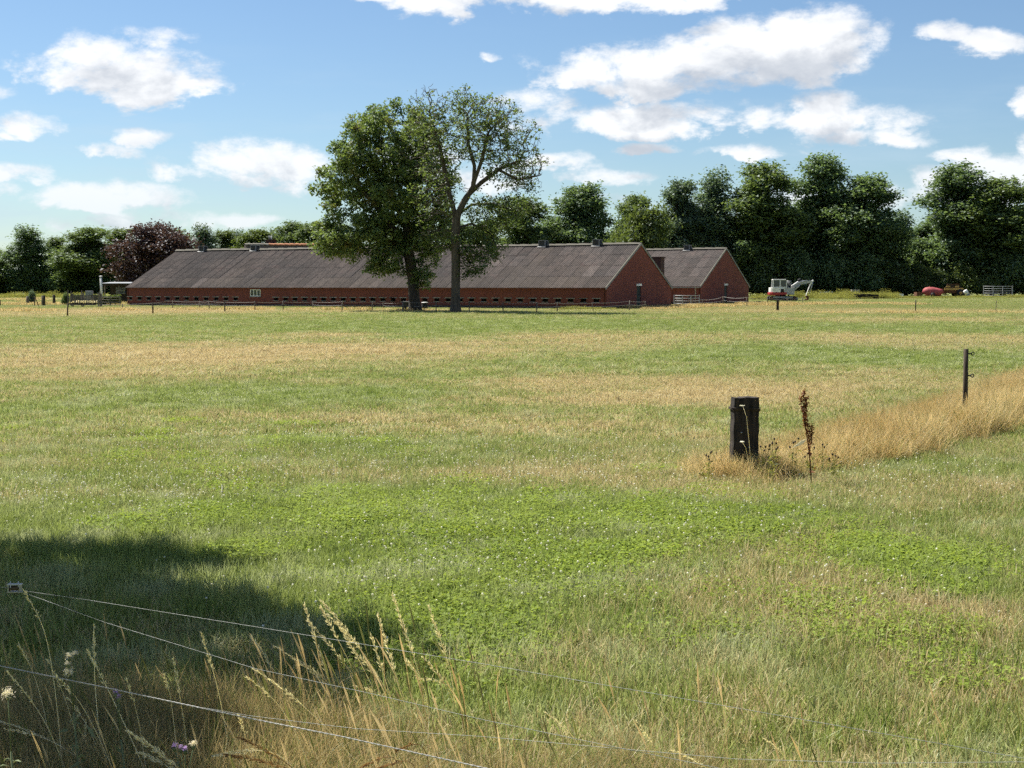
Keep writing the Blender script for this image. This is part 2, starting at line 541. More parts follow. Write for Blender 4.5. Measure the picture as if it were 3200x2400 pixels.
def ground_mat():
    mt, k, b = principled('pasture_soil', (.1, .12, .05), 1.0, 0, .1)
    ge = k.node('ShaderNodeNewGeometry')
    n = k.noise(ge.outputs['Position'], 9.0, 5, .7)
    c = grass_colour(k, k.smooth(n, .25, .75))
    n2 = k.noise(ge.outputs['Position'], 30.0, 3, .7)
    nd = k.node('ShaderNodeVectorMath', operation='SCALE')
    k.l.new(c, nd.inputs[0])
    k.l.new(k.smooth(n2, .3, .7, .42, .8), nd.inputs['Scale'])
    k.l.new(nd.outputs[0], b.inputs['Base Color'])
    return mt
M['ground'] = ground_mat()

# ------------------------------------------------------------------ mesh helpers
def fast_mesh(name, verts, faces, rnd=None, smooth=False):
    """verts (N,3) array, faces list of equal-length index arrays"""
    me = bpy.data.meshes.new(name)
    verts = np.ascontiguousarray(verts, np.float32)
    if not isinstance(faces, list):
        faces = [faces]
    loops = np.concatenate([f.ravel() for f in faces]).astype(np.int32)
    tot = np.concatenate([np.full(len(f), f.shape[1], np.int32) for f in faces])
    start = np.concatenate([[0], np.cumsum(tot)[:-1]]).astype(np.int32)
    me.vertices.add(len(verts))
    me.vertices.foreach_set('co', verts.ravel())
    me.loops.add(len(loops))
    me.loops.foreach_set('vertex_index', loops)
    me.polygons.add(len(tot))
    me.polygons.foreach_set('loop_start', start)
    me.polygons.foreach_set('loop_total', tot)
    if smooth:
        me.polygons.foreach_set('use_smooth', np.ones(len(tot), bool))
    if rnd is not None:
        a = me.attributes.new('rnd', 'FLOAT', 'POINT')
        a.data.foreach_set('value', np.ascontiguousarray(rnd, np.float32))
    me.update(calc_edges=True)
    return me

def link(name, me, mat=None, parent=None):
    o = bpy.data.objects.new(name, me)
    col.objects.link(o)
    if mat is not None and me is not None and not me.materials:
        me.materials.append(M[mat] if isinstance(mat, str) else mat)
    if parent is not None:
        o.parent = parent
    return o

def tag(o, label=None, cat=None, group=None, kind=None):
    if label: o['label'] = label
    if cat: o['category'] = cat
    if group: o['group'] = group
    if kind: o['kind'] = kind
    return o

def empty(name, loc, rz=0.0):
    o = bpy.data.objects.new(name, None)
    col.objects.link(o)
    o.location = loc
    o.rotation_euler = (0, 0, rz)
    o.empty_display_size = .2
    return o

class MB:
    """collects simple solids into one mesh"""
    def __init__(s):
        s.v, s.f, s.sm = [], [], []
    def add(s, vs, fs, smooth=False):
        b = len(s.v)
        s.v += [tuple(v) for v in vs]
        s.f += [tuple(i + b for i in f) for f in fs]
        s.sm += [smooth] * len(fs)
        return s
    def box(s, c, d, rz=0.0, rx=0.0, ry=0.0, taper=1.0):
        m = Matrix.Translation(c) @ Matrix.Rotation(rz, 4, 'Z') @ Matrix.Rotation(ry, 4, 'Y') @ Matrix.Rotation(rx, 4, 'X')
        x, y, z = d[0] / 2, d[1] / 2, d[2] / 2
        t = taper
        vs = [(-x, -y, -z), (x, -y, -z), (x, y, -z), (-x, y, -z), (-x * t, -y * t, z), (x * t, -y * t, z), (x * t, y * t, z), (-x * t, y * t, z)]
        return s.add([m @ Vector(v) for v in vs], [(0, 3, 2, 1), (4, 5, 6, 7), (0, 1, 5, 4), (1, 2, 6, 5), (2, 3, 7, 6), (3, 0, 4, 7)])
    def b2(s, x0, x1, y0, y1, z0, z1):
        return s.box(((x0 + x1) / 2, (y0 + y1) / 2, (z0 + z1) / 2), (x1 - x0, y1 - y0, z1 - z0))
    def prism(s, poly, off):
        n = len(poly)
        a = [Vector(p) for p in poly]
        b = [p + Vector(off) for p in a]
        fs = [tuple(range(n)), tuple(range(2 * n - 1, n - 1, -1))]
        fs += [(i, i + n, (i + 1) % n + n, (i + 1) % n) for i in range(n)]
        return s.add(a + b, fs)
    def tube(s, pts, rad, n=6, cap=True, smooth=True):
        pts = [Vector(p) for p in pts]
        if not hasattr(rad, '__len__'):
            rad = [rad] * len(pts)
        vs, fs = [], []
        up = None
        for i, p in enumerate(pts):
            d = (pts[min(i + 1, len(pts) - 1)] - pts[max(i - 1, 0)])
            d = d.normalized() if d.length > 1e-9 else Vector((0, 0, 1))
            if up is None:
                up = Vector((1, 0, 0)) if abs(d.x) < .8 else Vector((0, 1, 0))
            sx = d.cross(up).normalized()
            up = sx.cross(d).normalized()
            for k in range(n):
                a = 2 * math.pi * k / n
                vs.append(p + (sx * math.cos(a) + up * math.sin(a)) * rad[i])
        for i in range(len(pts) - 1):
            for k in range(n):
                fs.append((i * n + k, i * n + (k + 1) % n, (i + 1) * n + (k + 1) % n, (i + 1) * n + k))
        if cap:
            fs.append(tuple(range(n - 1, -1, -1)))
            fs.append(tuple(range((len(pts) - 1) * n, len(pts) * n)))
        return s.add(vs, fs, smooth)
    def ball(s, c, r, n=8, m=6):
        c = Vector(c)
        r = r if hasattr(r, '__len__') else (r, r, r)
        pts, fs = [], []
        for j in range(m + 1):
            t = math.pi * j / m
            for i in range(n):
                a = 2 * math.pi * i / n
                pts.append(c + Vector((r[0] * math.sin(t) * math.cos(a), r[1] * math.sin(t) * math.sin(a), r[2] * math.cos(t))))
        for j in range(m):
            for i in range(n):
                fs.append((j * n + i, (j + 1) * n + i, (j + 1) * n + (i + 1) % n, j * n + (i + 1) % n))
        return s.add(pts, fs, True)
    def mesh(s, name):
        me = bpy.data.meshes.new(name)
        me.from_pydata(s.v, [], s.f)
        me.polygons.foreach_set('use_smooth', s.sm)
        me.update()
        return me
    def build(s, name, mat, parent=None, bevel=0.0):
        o = link(name, s.mesh(name), mat, parent)
        if bevel:
            md = o.modifiers.new('bevel', 'BEVEL')
            md.width = bevel
            md.segments = 2
            md.limit_method = 'ANGLE'
            md.angle_limit = R(40)
        return o

def bx(name, mat, parent, x0, x1, y0, y1, z0, z1, bevel=0.0):
    return MB().b2(x0, x1, y0, y1, z0, z1).build(name, mat, parent, bevel)

def copy_tree(o, parent=None):
    c = o.copy()
    col.objects.link(c)
    c.parent = parent
    for ch in list(o.children):
        copy_tree(ch, c)
    return c

# ------------------------------------------------------------------ ground
def build_ground():
    ys = np.concatenate([np.arange(-30, 140, 5.0), np.arange(140, 215, 3.0), np.geomspace(215, 4000, 26)])
    xh = np.concatenate([np.arange(0, 90, 4.0), np.geomspace(90, 3000, 22)])
    xs = np.concatenate([-xh[:0:-1], xh])
    X, Y = np.meshgrid(xs, ys)
    Z = gz(X, Y)
    V = np.stack([X, Y, Z], -1).reshape(-1, 3)
    nx, ny = len(xs), len(ys)
    i, j = np.meshgrid(np.arange(nx - 1), np.arange(ny - 1))
    q = (j * nx + i).ravel()
    Fc = np.stack([q, q + 1, q + nx + 1, q + nx], 1)
    o = link('ground', fast_mesh('ground', V, Fc, smooth=True), 'ground')
    tag(o, 'pasture ground of patchy green and sun-dried grass', kind='structure')
build_ground()


# ------------------------------------------------------------------ buildings
def corr_sheet(name, w, length, pitch=.177, amp=.031, seg=6):
    """corrugated fibre-cement sheet: x across, y up the slope, z outward"""
    nseg = int(round(w / pitch)) * seg
    xs = np.linspace(0, w, nseg + 1)
    zs = amp * np.cos(2 * math.pi * xs / pitch)
    V, Fc = [], []
    th = .007
    n = nseg + 1
    for (y, lift) in ((0, .012), (length, 0)):
        for t in (0, -th):
            V += [(x, y, z + t + lift) for x, z in zip(xs, zs)]
    V += [(x, 0, z + .012) for x, z in zip(xs, zs)] + [(x, 0, z + .012 - th) for x, z in zip(xs, zs)]
    for i in range(nseg):
        Fc.append((i, i + 1, 2 * n + i + 1, 2 * n + i))
        Fc.append((n + i + 1, n + i, 3 * n + i, 3 * n + i + 1))
        Fc.append((5 * n + i, 5 * n + i + 1, 4 * n + i + 1, 4 * n + i))
    return fast_mesh(name, np.array(V), np.array(Fc), smooth=True)

def wall_holes(mb, x0, x1, z0, z1, holes, y=0.0, depth=.14):
    """front wall in the plane y (facing +y) with real openings and reveals"""
    xs = sorted({x0, x1, *[h[0] for h in holes], *[h[1] for h in holes]})
    zs = sorted({z0, z1, *[h[2] for h in holes], *[h[3] for h in holes]})
    for a, b in zip(xs[:-1], xs[1:]):
        run = None
        for c, d in zip(zs[:-1], zs[1:]):
            mx, mz = (a + b) / 2, (c + d) / 2
            solid = not any(h[0] < mx < h[1] and h[2] < mz < h[3] for h in holes)
            if solid:
                mb.add([(a, y, c), (b, y, c), (b, y, d), (a, y, d)], [(3, 2, 1, 0)])
    for (a, b, c, d) in holes:
        for q in ([(a, c), (b, c)], [(b, c), (b, d)], [(b, d), (a, d)], [(a, d), (a, c)]):
            (xa, za), (xb, zb) = q
            mb.add([(xa, y, za), (xb, y, zb), (xb, y - depth, zb), (xa, y - depth, za)], [(0, 1, 2, 3)])

def roof_slope(parent, L, yb, ze, W, zr, rows, nmax=300):
    """near slope of the roof as individual corrugated sheets; yb eave overhang"""
    run = W / 2 + yb
    ln = math.hypot(run, zr - ze)
    c, s = run / ln, (zr - ze) / ln
    ncol = int(round(L / 1.062))
    w = L / ncol
    pitch = w / 6
    sl = ln / rows
    me = corr_sheet('roof_sheet', w, sl + .12, pitch)
    me.materials.append(M['roof'])
    for r_ in range(rows):
        for i in range(ncol):
            o = link('roof_sheet', me, None, parent)
            jz = random.uniform(-.004, .004)
            base = Vector((L - i * w if False else (i + 1) * w, yb - c * sl * r_, ze + s * sl * r_))
            nrm = Vector((0, s, c))
            base += nrm * (.03 + jz)
            base.z += (.018 * math.sin(base.x * .41 + 1) + .012 * math.sin(base.x * 1.13)) * (r_ + .5) / rows
            mt = Matrix(((-1, 0, 0, base.x), (0, -c, s, base.y), (0, s, c, base.z), (0, 0, 0, 1)))
            o.matrix_basis = mt @ Matrix.Rotation(random.uniform(-.0025, .0025), 4, 'Z')
    return (c, s, ln)

def ventilator(parent, x, W, zr):
    """square ridge ventilator with pale corner frame and dark louvred sides"""
    v = bx('ridge_ventilator', 'black', parent, x - .31, x + .31, -W / 2 - .31, -W / 2 + .31, zr - .32, zr + .48)
    f = MB()
    for sx in (-1, 1):
        for sy in (-1, 1):
            f.b2(x + sx * .32 - .035, x + sx * .32 + .035, -W / 2 + sy * .32 - .035, -W / 2 + sy * .32 + .035, zr - .3, zr + .50)
    for sy in (-1, 1):
        f.b2(x - .285, x + .285, -W / 2 + sy * .32 - .03, -W / 2 + sy * .32 + .03, zr + .44, zr + .505)
    for sx in (-1, 1):
        f.b2(x + sx * .32 - .03, x + sx * .32 + .03, -W / 2 - .285, -W / 2 + .285, zr + .44, zr + .505)
    f.build('frame', 'vent_frame', v)
    for i in range(5):
        z = zr - .1 + i * .11
        s = MB().box((x, -W / 2 + .32, z), (.57, .02, .08), rx=R(-28))
        s.build('louvre', 'vent_side', v)
    # lead skirt down the slope
    MB().prism([(x - .4, -W / 2 + .30, zr - .07), (x + .4, -W / 2 + .30, zr - .07), (x + .44, -W / 2 + .52, zr - .18), (x - .44, -W / 2 + .52, zr - .18)], (0, .02, .03)).build('flashing', 'vent_frame', v)

def gable_poly(W, ze, zr, d0, d1, dh):
    # in (y, z) with y running 0 .. -W
    return [(0, 0), (d0, 0), (d0, dh), (d1, dh), (d1, 0), (-W, 0), (-W, ze), (-W / 2, zr), (0, ze)]

def barn(name, label, N, rot, L, W, ze, zr, vents, holes, win=None, door=(.5, 1.05, 2.02), rows=4, plinth=True):
    b = empty(name, N, rot)
    tag(b, label, 'barn')
    mb = MB()
    hl = list(holes)
    if win:
        hl.append(win)
    wall_holes(mb, 0, L, 0, ze - .02, hl)
    mb.b2(0, L, -.3, -.15, 0, ze - .05)                     # inner leaf closes the openings
    wl = mb.build('front_wall', 'brick', b)
    bx('rear_wall', 'brick', b, 0, L, -W, -W + .2, 0, ze - .03)
    yc = -W * door[0]
    d0, d1, dh = yc + door[1] / 2, yc - door[1] / 2, door[2]
    gp_ = gable_poly(W, ze - .02, zr - .05, d0, d1, dh)
    MB().prism([(-.002, y, z) for y, z in gp_], (.24, 0, 0)).build('gable_wall', 'brick', b)
    far = [(0, 0), (-W, 0), (-W, ze - .02), (-W / 2, zr - .05), (0, ze - .02)]
    MB().prism([(L - .24, y, z) for y, z in far], (.242, 0, 0)).build('gable_wall', 'brick', b)
    # door in the near gable
    dr = bx('door', 'door', b, .07, .12, d1 + .01, d0 - .01, .03, dh - .01)
    for i in range(5):
        yy = d1 + .06 + (d0 - d1 - .12) * (i + .5) / 5
        bx('board', 'door', dr, .05, .068, yy - .085, yy + .085, .05, dh - .03)
    MB().tube([(.045, d1 + .15, 1.0), (-.01, d1 + .15, 1.0), (-.01, d1 + .15, 1.1), (.045, d1 + .15, 1.1)], .012).build('handle', 'steel', dr)
    bx('lintel', 'white_paint', b, -.05, .2, d1 - .12, d0 + .12, dh + .003, dh + .2)
    bx('threshold', 'concrete', b, -.25, .02, d1 - .05, d0 + .05, .0, .04)
    # roof
    rf = MB()
    rf.prism([(.02, .1, ze - .035), (.02, -W / 2, zr - .06), (.02, -W / 2, zr - .012), (.02, .1, ze + .012)], (L - .04, 0, 0))
    rf.prism([(.02, -W - .1, ze - .035), (.02, -W / 2 - .001, zr - .06), (.02, -W / 2 - .001, zr - .012), (.02, -W - .1, ze + .012)], (L - .04, 0, 0))
    roof = rf.build('roof', 'dark_wood', b)
    c, s, ln = roof_slope(roof, L, .28, ze - .10, W, zr, rows)
    # far slope, one run of sheets nobody sees from the field
    me = corr_sheet('rear_roof_sheet', L, ln, L / round(L / .177), .026, 3)
    me.materials.append(M['roof'])
    ro = link('rear_roof_sheet', me, None, roof)
    ro.matrix_basis = Matrix(((1, 0, 0, 0), (0, c, -s, -W - .28), (0, s, c, ze - .075), (0, 0, 0, 1)))
    # ridge capping in lengths
    nr = int(L / 1.2)
    mr = MB()
    for sgn in (1, -1):
        mr.prism([(0, 0, .09), (0, sgn * .3, -.06), (0, sgn * .3, -.035), (0, 0, .115)], (L / nr + .05, 0, 0))
    mr.tube([(0, 0, .07), (L / nr + .05, 0, .075)], .06, 8)
    mrm = mr.mesh('ridge_cap')
    mrm.materials.append(M['moss'])
    for i in range(nr):
        o = link('ridge_cap', mrm, None, roof)
        o.location = (i * L / nr, -W / 2, zr + .05 + .018 * math.sin(i * L / nr * .41 + 1) + random.uniform(-.01, .01))
    # barge boards on the near gable
    for sg in (1, -1):
        y0, y1 = (.30, -W / 2) if sg == 1 else (-W - .30, -W / 2)
        z0 = ze - .12
        MB().prism([(-.03, y0, z0 - .12), (-.03, y1, zr - .07), (-.03, y1, zr + .12), (-.03, y0, z0 + .06)], (-.05, 0, 0)).build('barge_board', 'vent_frame', b)
        MB().prism([(-.10, y0, z0 + .065), (-.10, y1, zr + .125), (-.10, y1, zr + .15), (-.10, y0, z0 + .09)], (.13, 0, 0)).build('verge_strip', 'moss', b)
    if plinth:
        bx('plinth', 'plinth', b, .0, L, .002, .03, 0, .26)
        bx('plinth', 'plinth', b, -.03, -.003, -W, d1 - .05, 0, .26)
        bx('plinth', 'plinth', b, -.03, -.003, d0 + .05, .03, 0, .26)
    for x in vents:
        ventilator(b, x, W, zr)
    # ventilation openings
    lin, shade = None, None
    for (x0, x1, z0, z1) in holes:
        w_, h_ = x1 - x0, z1 - z0
        o = bx('ventilation_opening', 'recess_shade', b, x0 + .004, x1 - .004, -.145, -.12, z0 + .004, z1 - .004)  # near-black panel colours in the shade inside the opening
        bx('lintel', 'concrete', o, x0 - .14, x1 + .14, .001, .035, z1 + .004, z1 + .075)
        bx('sill', 'concrete', o, x0 - .05, x1 + .05, .001, .04, z0 - .06, z0 - .004)
    if win:
        x0, x1, z0, z1 = win
        f = MB()
        t = .06
        f.b2(x0, x1, -.09, .03, z1 - t, z1)
        f.b2(x0, x1, -.09, .03, z0, z0 + t)
        n = 3
        for i in range(n + 1):
            xc = x0 + t / 2 + (x1 - x0 - t) * i / n
            f.b2(xc - t / 2, xc + t / 2, -.088, .028, z0 + t, z1 - t)
        fr = f.build('window', 'white_paint', b)
        for i in range(n):
            xa = x0 + t + (x1 - x0 - t) * i / n
            bx('pane', 'glass', fr, xa + .003, xa + (x1 - x0 - t) / n - t - .003, -.06, -.045, z0 + t, z1 - t)
        bx('window_sill', 'concrete', fr, x0 - .06, x1 + .06, -.02, .07, z0 - .07, z0 - .003)
    return b

# long barn: near corner, far left corner and far right corner of its base as read in the photograph
N1, L1, R1 = gp(1895, 966), gp(376, 955), gp(2105, 959)
va = (L1 - N1)
vb = (R1 - N1)
av = Vector((va.x, va.y, 0)).normalized()
bv = Vector((vb.x, vb.y, 0)).normalized()
g0 = Vector((-av.y, av.x, 0))
if g0.y < 0: g0 = -g0
mid = (g0 + bv).normalized()                      # share the error between the two readings
av = Vector((-mid.y, mid.x, 0))
if av.x > 0: av = -av
BROT = math.atan2(av.y, av.x)
BL = va.length
BW = vb.dot(mid)
def wall_x(px, N=N1, a=None):
    """distance along the front wall seen in photograph column px"""
    a = av if a is None else a
    t = (px - 1600) / F
    # (N + a*s).x / depth = t with depth measured along the optical axis (height about eye level)
    k = t * cp
    return (N.y * k - N.x) / (a.x - a.y * k)
vpx = []
vpx += [z * .28933 for z in (1402, 1505, 1605, 1705, 1808, 1910, 2013, 2118)]
vpx += [600 + z * .28933 for z in (45, 150, 257, 365, 470, 905, 1010, 1110, 1215, 1318, 1420, 1525, 1632, 1738, 1845, 1952, 2060, 2170)]
vpx += [1200 + z * .28933 for z in (97, 210, 330, 440, 568, 690, 822, 945, 1078, 1205, 1338, 1472, 1607, 1742, 1880, 2015, 2155)]
vpx += [1800 + z * .28933 for z in (80, 220)]
holes = []
for p in vpx:
    x = wall_x(p)
    holes.append((x - .27, x + .27, .60, .88))
wx = wall_x(798)
win = (wx - .62, wx + .62, 1.0, 1.66)
def ridge_x(px):
    N = N1 + mid * (BW / 2)
    return wall_x(px, N)
barn1 = barn('long_barn', 'long low red brick barn with corrugated grey roof behind the two oaks', N1, BROT, BL, BW, 1.9, 5.78,
             [ridge_x(p) for p in (637, 799, 1075, 1535, 1698, 1866)], holes, win, door=(.478, 1.05, 2.0))

# second barn, set back to the right
N2, R2 = gp(2189, 951.5), gp(2345, 948)
BW2 = 17.0
holes2 = []
for p in (2160, 2126):
    x = wall_x(p, N2)
    holes2.append((x - .27, x + .27, .60, .88))
s2 = wall_x(2148, N2 + mid * (BW2 / 2))
barn2 = barn('short_barn', 'smaller red brick barn with corrugated roof beside the white excavator', N2, BROT, 38.0, BW2, 2.0, 6.15,
             [s2, s2 + 16], holes2, None, door=(.5, .95, 2.05))
pipe = MB()
pipe.tube([(.55, .09, .05), (.55, .09, 1.85), (.55, .2, 1.95)], .045, 8)
pipe.build('downpipe', 'grey_and_shaded_paint', barn2)
bx('gutter', 'galv', barn2, .02, 37.9, .30, .42, 1.78, 1.86)

# dark chimney standing between the two barns
def chimney_stack():
    D = 141.0
    p = on(2048, D)
    o = empty('brick_chimney', p, BROT)
    tag(o, 'dark brick chimney block between the two barn roofs', 'chimney')
    bx('shaft', 'brick_dark', o, -.75, .75, -.5, .5, 0, 4.75)
    bx('cap', 'brick_dark', o, -.82, .82, -.57, .57, 4.753, 4.88)
chimney_stack()

# farmhouse behind the long barn
def farmhouse():
    D = 190.0
    pl, pr = on(735, D), on(1075, D + 2)
    rot = math.atan2(pr.y - pl.y, pr.x - pl.x)
    L = (pr - pl).length
    o = empty('farmhouse', pl, rot)
    tag(o, 'thatched farmhouse with orange ridge tiles rising behind the long barn', 'house')
    zr = 1.9 + (897 - 762) / F * D
    W, ze = 9.0, 2.6
    bx('wall', 'brick', o, .8, L - .8, .6, W - .6, 0, ze)
    rf = MB()
    A = [(0, 0, ze - .3), (L, 0, ze - .3), (L, W, ze - .3), (0, W, ze - .3), (1.1, W / 2, zr), (L - 1.1, W / 2, zr)]
    rf.add(A, [(0, 1, 5, 4), (2, 3, 4, 5), (3, 0, 4), (1, 2, 5), (3, 2, 1, 0)])
    roof = rf.build('roof', 'thatch', o)
    # ridge: weathered tiles at the left, orange pan tiles after the chimney
    tl = .36
    t = MB()
    pts = [(0, .3 * math.cos(a), .26 * math.sin(a)) for a in np.linspace(0, math.pi, 9)]
    inn = [(0, .25 * math.cos(a), .21 * math.sin(a)) for a in np.linspace(math.pi, 0, 9)]
    t.prism(pts + inn, (tl + .06, 0, 0))
    tm, tg = t.mesh('ridge_tile'), t.mesh('ridge_tile')
    tm.materials.append(M['orange_tile'])
    tg.materials.append(M['grey_tile'])
    n = int((L - 2.2) / tl)
    for i in range(n):
        x = 1.1 + i * tl
        q = link('ridge_tile', tm if x > 4.0 else tg, None, roof)
        q.location = (x, W / 2, zr - .08 + (.03 if i % 2 else 0) + random.uniform(-.008, .008))
        q.rotation_euler = (0, R(random.uniform(3, 5)), 0)
    cx = 4.6
    ch = bx('chimney', 'brick_dark', o, cx - .62, cx + .72, W / 2 + .4, W / 2 + 1.3, zr - 1.2, zr + .62)
    bx('cap', 'brick_dark', ch, cx - .68, cx + .78, W / 2 + .34, W / 2 + 1.36, zr + .623, zr + .72)
    for dx, mt in ((-.18, 'galv'), (.1, 'white_paint')):
        MB().tube([(cx + dx, W / 2 + .85, zr + .72), (cx + dx, W / 2 + .85, zr + 1.25)], [.1, .085], 8).build('chimney_pot', mt, ch)
farmhouse()

# lean-to with a pale flue, left of the long barn
def lean_to():
    D = 168.0
    p = on(345, D)
    k = D / F
    o = empty('open_shed', p, 0)
    tag(o, 'dark open timber shed beside the left end of the long barn', 'shed')
    X = lambda px: (px - 345) * k
    Z = lambda py: 1.9 - (py - 897) * k
    for px in (327, 372, 405):
        bx('post', 'old_wood', o, X(px) - .07, X(px) + .07, -.07, .07, 0, Z(893))
    bx('beam', 'dark_wood', o, X(322), X(408), -.1, .1, Z(893), Z(889))
    bx('brace', 'old_wood', o, X(331), X(336), -.05, .05, Z(902), Z(899))
    rf = MB().prism([(X(318), -.4, Z(887)), (X(318), 3.6, Z(883)), (X(318), 3.6, Z(881)), (X(318), -.4, Z(885))], (X(412) - X(318), 0, 0))
    rf.build('roof', 'tarp', o)
    bx('rear_wall', 'dark_wood', o, X(320), X(410), 3.3, 3.4, 0, Z(886))
    w = bx('window', 'grey_and_shaded_paint', o, X(339), X(368), 3.18, 3.25, Z(918), Z(899))
    for i in range(4):
        for j in range(2):
            xa, xb = X(340.5 + i * 6.8), X(346 + i * 6.8)
            za, zb = Z(916.5 - j * 9), Z(909.5 - j * 9)
            bx('pane', 'glass', w, xa, xb, 3.15, 3.175, za, zb)
    f = empty('stove_flue', on(316.5, D - 1.0), 0)
    tag(f, 'pale upright flue pipe with a cap beside the open shed', 'pipe')
    MB().tube([(0, 0, 0), (0, 0, 1.9), (-.04, 0, 3.0)], [.15, .13, .11], 10).build('pipe', 'white_paint', f)
    MB().tube([(-.04, 0, 3.0), (-.04, 0, 3.06)], .09, 8).build('collar', 'black', f)
    MB().tube([(-.04, 0, 3.08), (-.04, 0, 3.16), (-.04, 0, 3.22)], [.17, .17, .05], 10).build('cap', 'white_paint', f)
lean_to()

# ------------------------------------------------------------------ trees
def colonize(attr, seeds, di, dk, step, iters=220, trop=(0, 0, .12), rs=None, wob=.25):
    """space colonisation: seeds = list of (pos, parent index); returns positions, parents"""
    rs = rs or np.random.default_rng(1)
    cap = 30000
    P = np.zeros((cap, 3))
    par = np.full(cap, -1, int)
    kids = np.zeros(cap, int)
    n = 0
    for p, q in seeds:
        P[n] = p
        par[n] = q
        if q >= 0: kids[q] += 1
        n += 1
    A = attr.copy()
    d2 = np.full(len(A), 1e9)
    near = np.zeros(len(A), int)
    new0 = 0
    trop = np.array(trop)
    for it in range(iters):
        if len(A) == 0 or n > cap - 3000:
            break
        for j0 in range(new0, n, 400):
            B = P[j0:min(j0 + 400, n)]
            D = ((A[:, None, :] - B[None]) ** 2).sum(-1)
            k = D.argmin(1)
            m = D[np.arange(len(A)), k]
            up = m < d2
            d2[up] = m[up]
            near[up] = j0 + k[up]
        keep = d2 > dk * dk
        A, d2, near = A[keep], d2[keep], near[keep]
        act = d2 < di * di
        if not act.any():
            di *= 1.3
            if di > 40: break
            new0 = n
            continue
        v = A[act] - P[near[act]]
        v /= np.linalg.norm(v, axis=1, keepdims=True) + 1e-9
        uq, inv = np.unique(near[act], return_inverse=True)
        S = np.zeros((len(uq), 3))
        np.add.at(S, inv, v)
        S /= np.linalg.norm(S, axis=1, keepdims=True) + 1e-9
        S += trop + rs.normal(0, wob, S.shape)
        S /= np.linalg.norm(S, axis=1, keepdims=True) + 1e-9
        ok = kids[uq] < 3
        if not ok.any(): break
        uq, S = uq[ok], S[ok]
        new0 = n
        m = len(uq)
        P[n:n + m] = P[uq] + S * step
        par[n:n + m] = uq
        kids[uq] += 1
        n += m
    return P[:n].copy(), par[:n].copy()

def radii(P, par, tip, base, expo=2.3):
    n = len(P)
    acc = np.zeros(n)
    kids = np.zeros(n, int)
    np.add.at(kids, par[par >= 0], 1)
    r = np.zeros(n)
    for i in range(n - 1, -1, -1):
        r[i] = tip if acc[i] == 0 else acc[i] ** (1 / expo)
        if par[i] >= 0:
            acc[par[i]] += r[i] ** expo
    # stretch so that the foot has the wanted girth
    g = math.log(base / tip) / math.log(max(r[0] / tip, 1.01))
    return tip * (r / tip) ** g, kids

def branch_mesh(name, P, par, r, rmin=0.0, flare=0.0):
    n = len(P)
    ch = [[] for _ in range(n)]
    for i in range(n):
        if par[i] >= 0: ch[par[i]].append(i)
    V, F4, off = [], [], 0
    stack = [0]
    roots = [i for i in range(n) if par[i] < 0]
    starts = [(rt, None) for rt in roots]
    while starts:
        st, pa = starts.pop()
        chain = ([pa] if pa is not None else []) + [st]
        cur = st
        while ch[cur]:
            c = sorted(ch[cur], key=lambda q: -r[q])
            for q in c[1:]:
                starts.append((q, cur))
            cur = c[0]
            chain.append(cur)
        idx = np.array(chain)
        pts = P[idx]
        rr = r[idx].copy()
        if pa is not None: rr[0] = min(rr[0], rr[1] * 1.15)
        if rr.max() < rmin or len(idx) < 2: continue
        ns = 10 if rr.max() > .15 else (6 if rr.max() > .05 else 4)
        # extend the tip
        d = np.gradient(pts, axis=0) if len(pts) > 2 else np.repeat((pts[1] - pts[0])[None], len(pts), 0)
        d /= np.linalg.norm(d, axis=1, keepdims=True) + 1e-9
        ref = np.array([.31, .92, .2])
        sx = np.cross(d, ref)
        sx /= np.linalg.norm(sx, axis=1, keepdims=True) + 1e-9
        sy = np.cross(sx, d)
        a = np.arange(ns) * 2 * math.pi / ns
        ring = pts[:, None] + rr[:, None, None] * (np.cos(a)[None, :, None] * sx[:, None] + np.sin(a)[None, :, None] * sy[:, None])
        if flare and pa is None:
            z = ring[:, :, 2]
            w = 1 + flare * np.exp(-np.maximum(z - pts[0, 2], 0) / .45) * (1 + .35 * np.sin(a * 4 + 1)[None])
            ring[:, :, :2] = pts[:, None, :2] + (ring[:, :, :2] - pts[:, None, :2]) * w[:, :, None]
        m = len(pts)
        V.append(ring.reshape(-1, 3))
        i, j = np.meshgrid(np.arange(ns), np.arange(m - 1))
        b = off + j * ns + i
        b2 = off + j * ns + (i + 1) % ns
        F4.append(np.stack([b.ravel(), b2.ravel(), (b2 + ns).ravel(), (b + ns).ravel()], 1))
        off += m * ns
    return fast_mesh(name, np.concatenate(V), np.concatenate(F4), smooth=True)

def leaf_mesh(name, C, size, rs, up=.5, jit=.35, aspect=.62):
    """rhombic, slightly folded leaf clumps at the centres C"""
    n = len(C)
    nrm = rs.normal(0, 1, (n, 3))
    nrm[:, 2] = np.abs(nrm[:, 2]) + up
    nrm /= np.linalg.norm(nrm, axis=1, keepdims=True)
    t = rs.normal(0, 1, (n, 3))
    t -= (t * nrm).sum(1, keepdims=True) * nrm
    t /= np.linalg.norm(t, axis=1, keepdims=True) + 1e-9
    b = np.cross(nrm, t)
    s = size * (1 + rs.uniform(-jit, jit, (n, 1)))
    w = s * aspect * rs.uniform(.7, 1.2, (n, 1))
    V = np.stack([C - t * s * .5, C + b * w * .5 + nrm * s * .1 + t * s * rs.uniform(-.15, .15, (n, 1)), C + t * s * .5 - nrm * s * .08,
                  C - b * w * .5 + nrm * s * .1 + t * s * rs.uniform(-.15, .15, (n, 1))], 1).reshape(-1, 3)
    q = np.arange(n)[:, None] * 4 + np.arange(4)[None]
    return fast_mesh(name, V, q, np.repeat(rs.uniform(0, 1, n), 4))

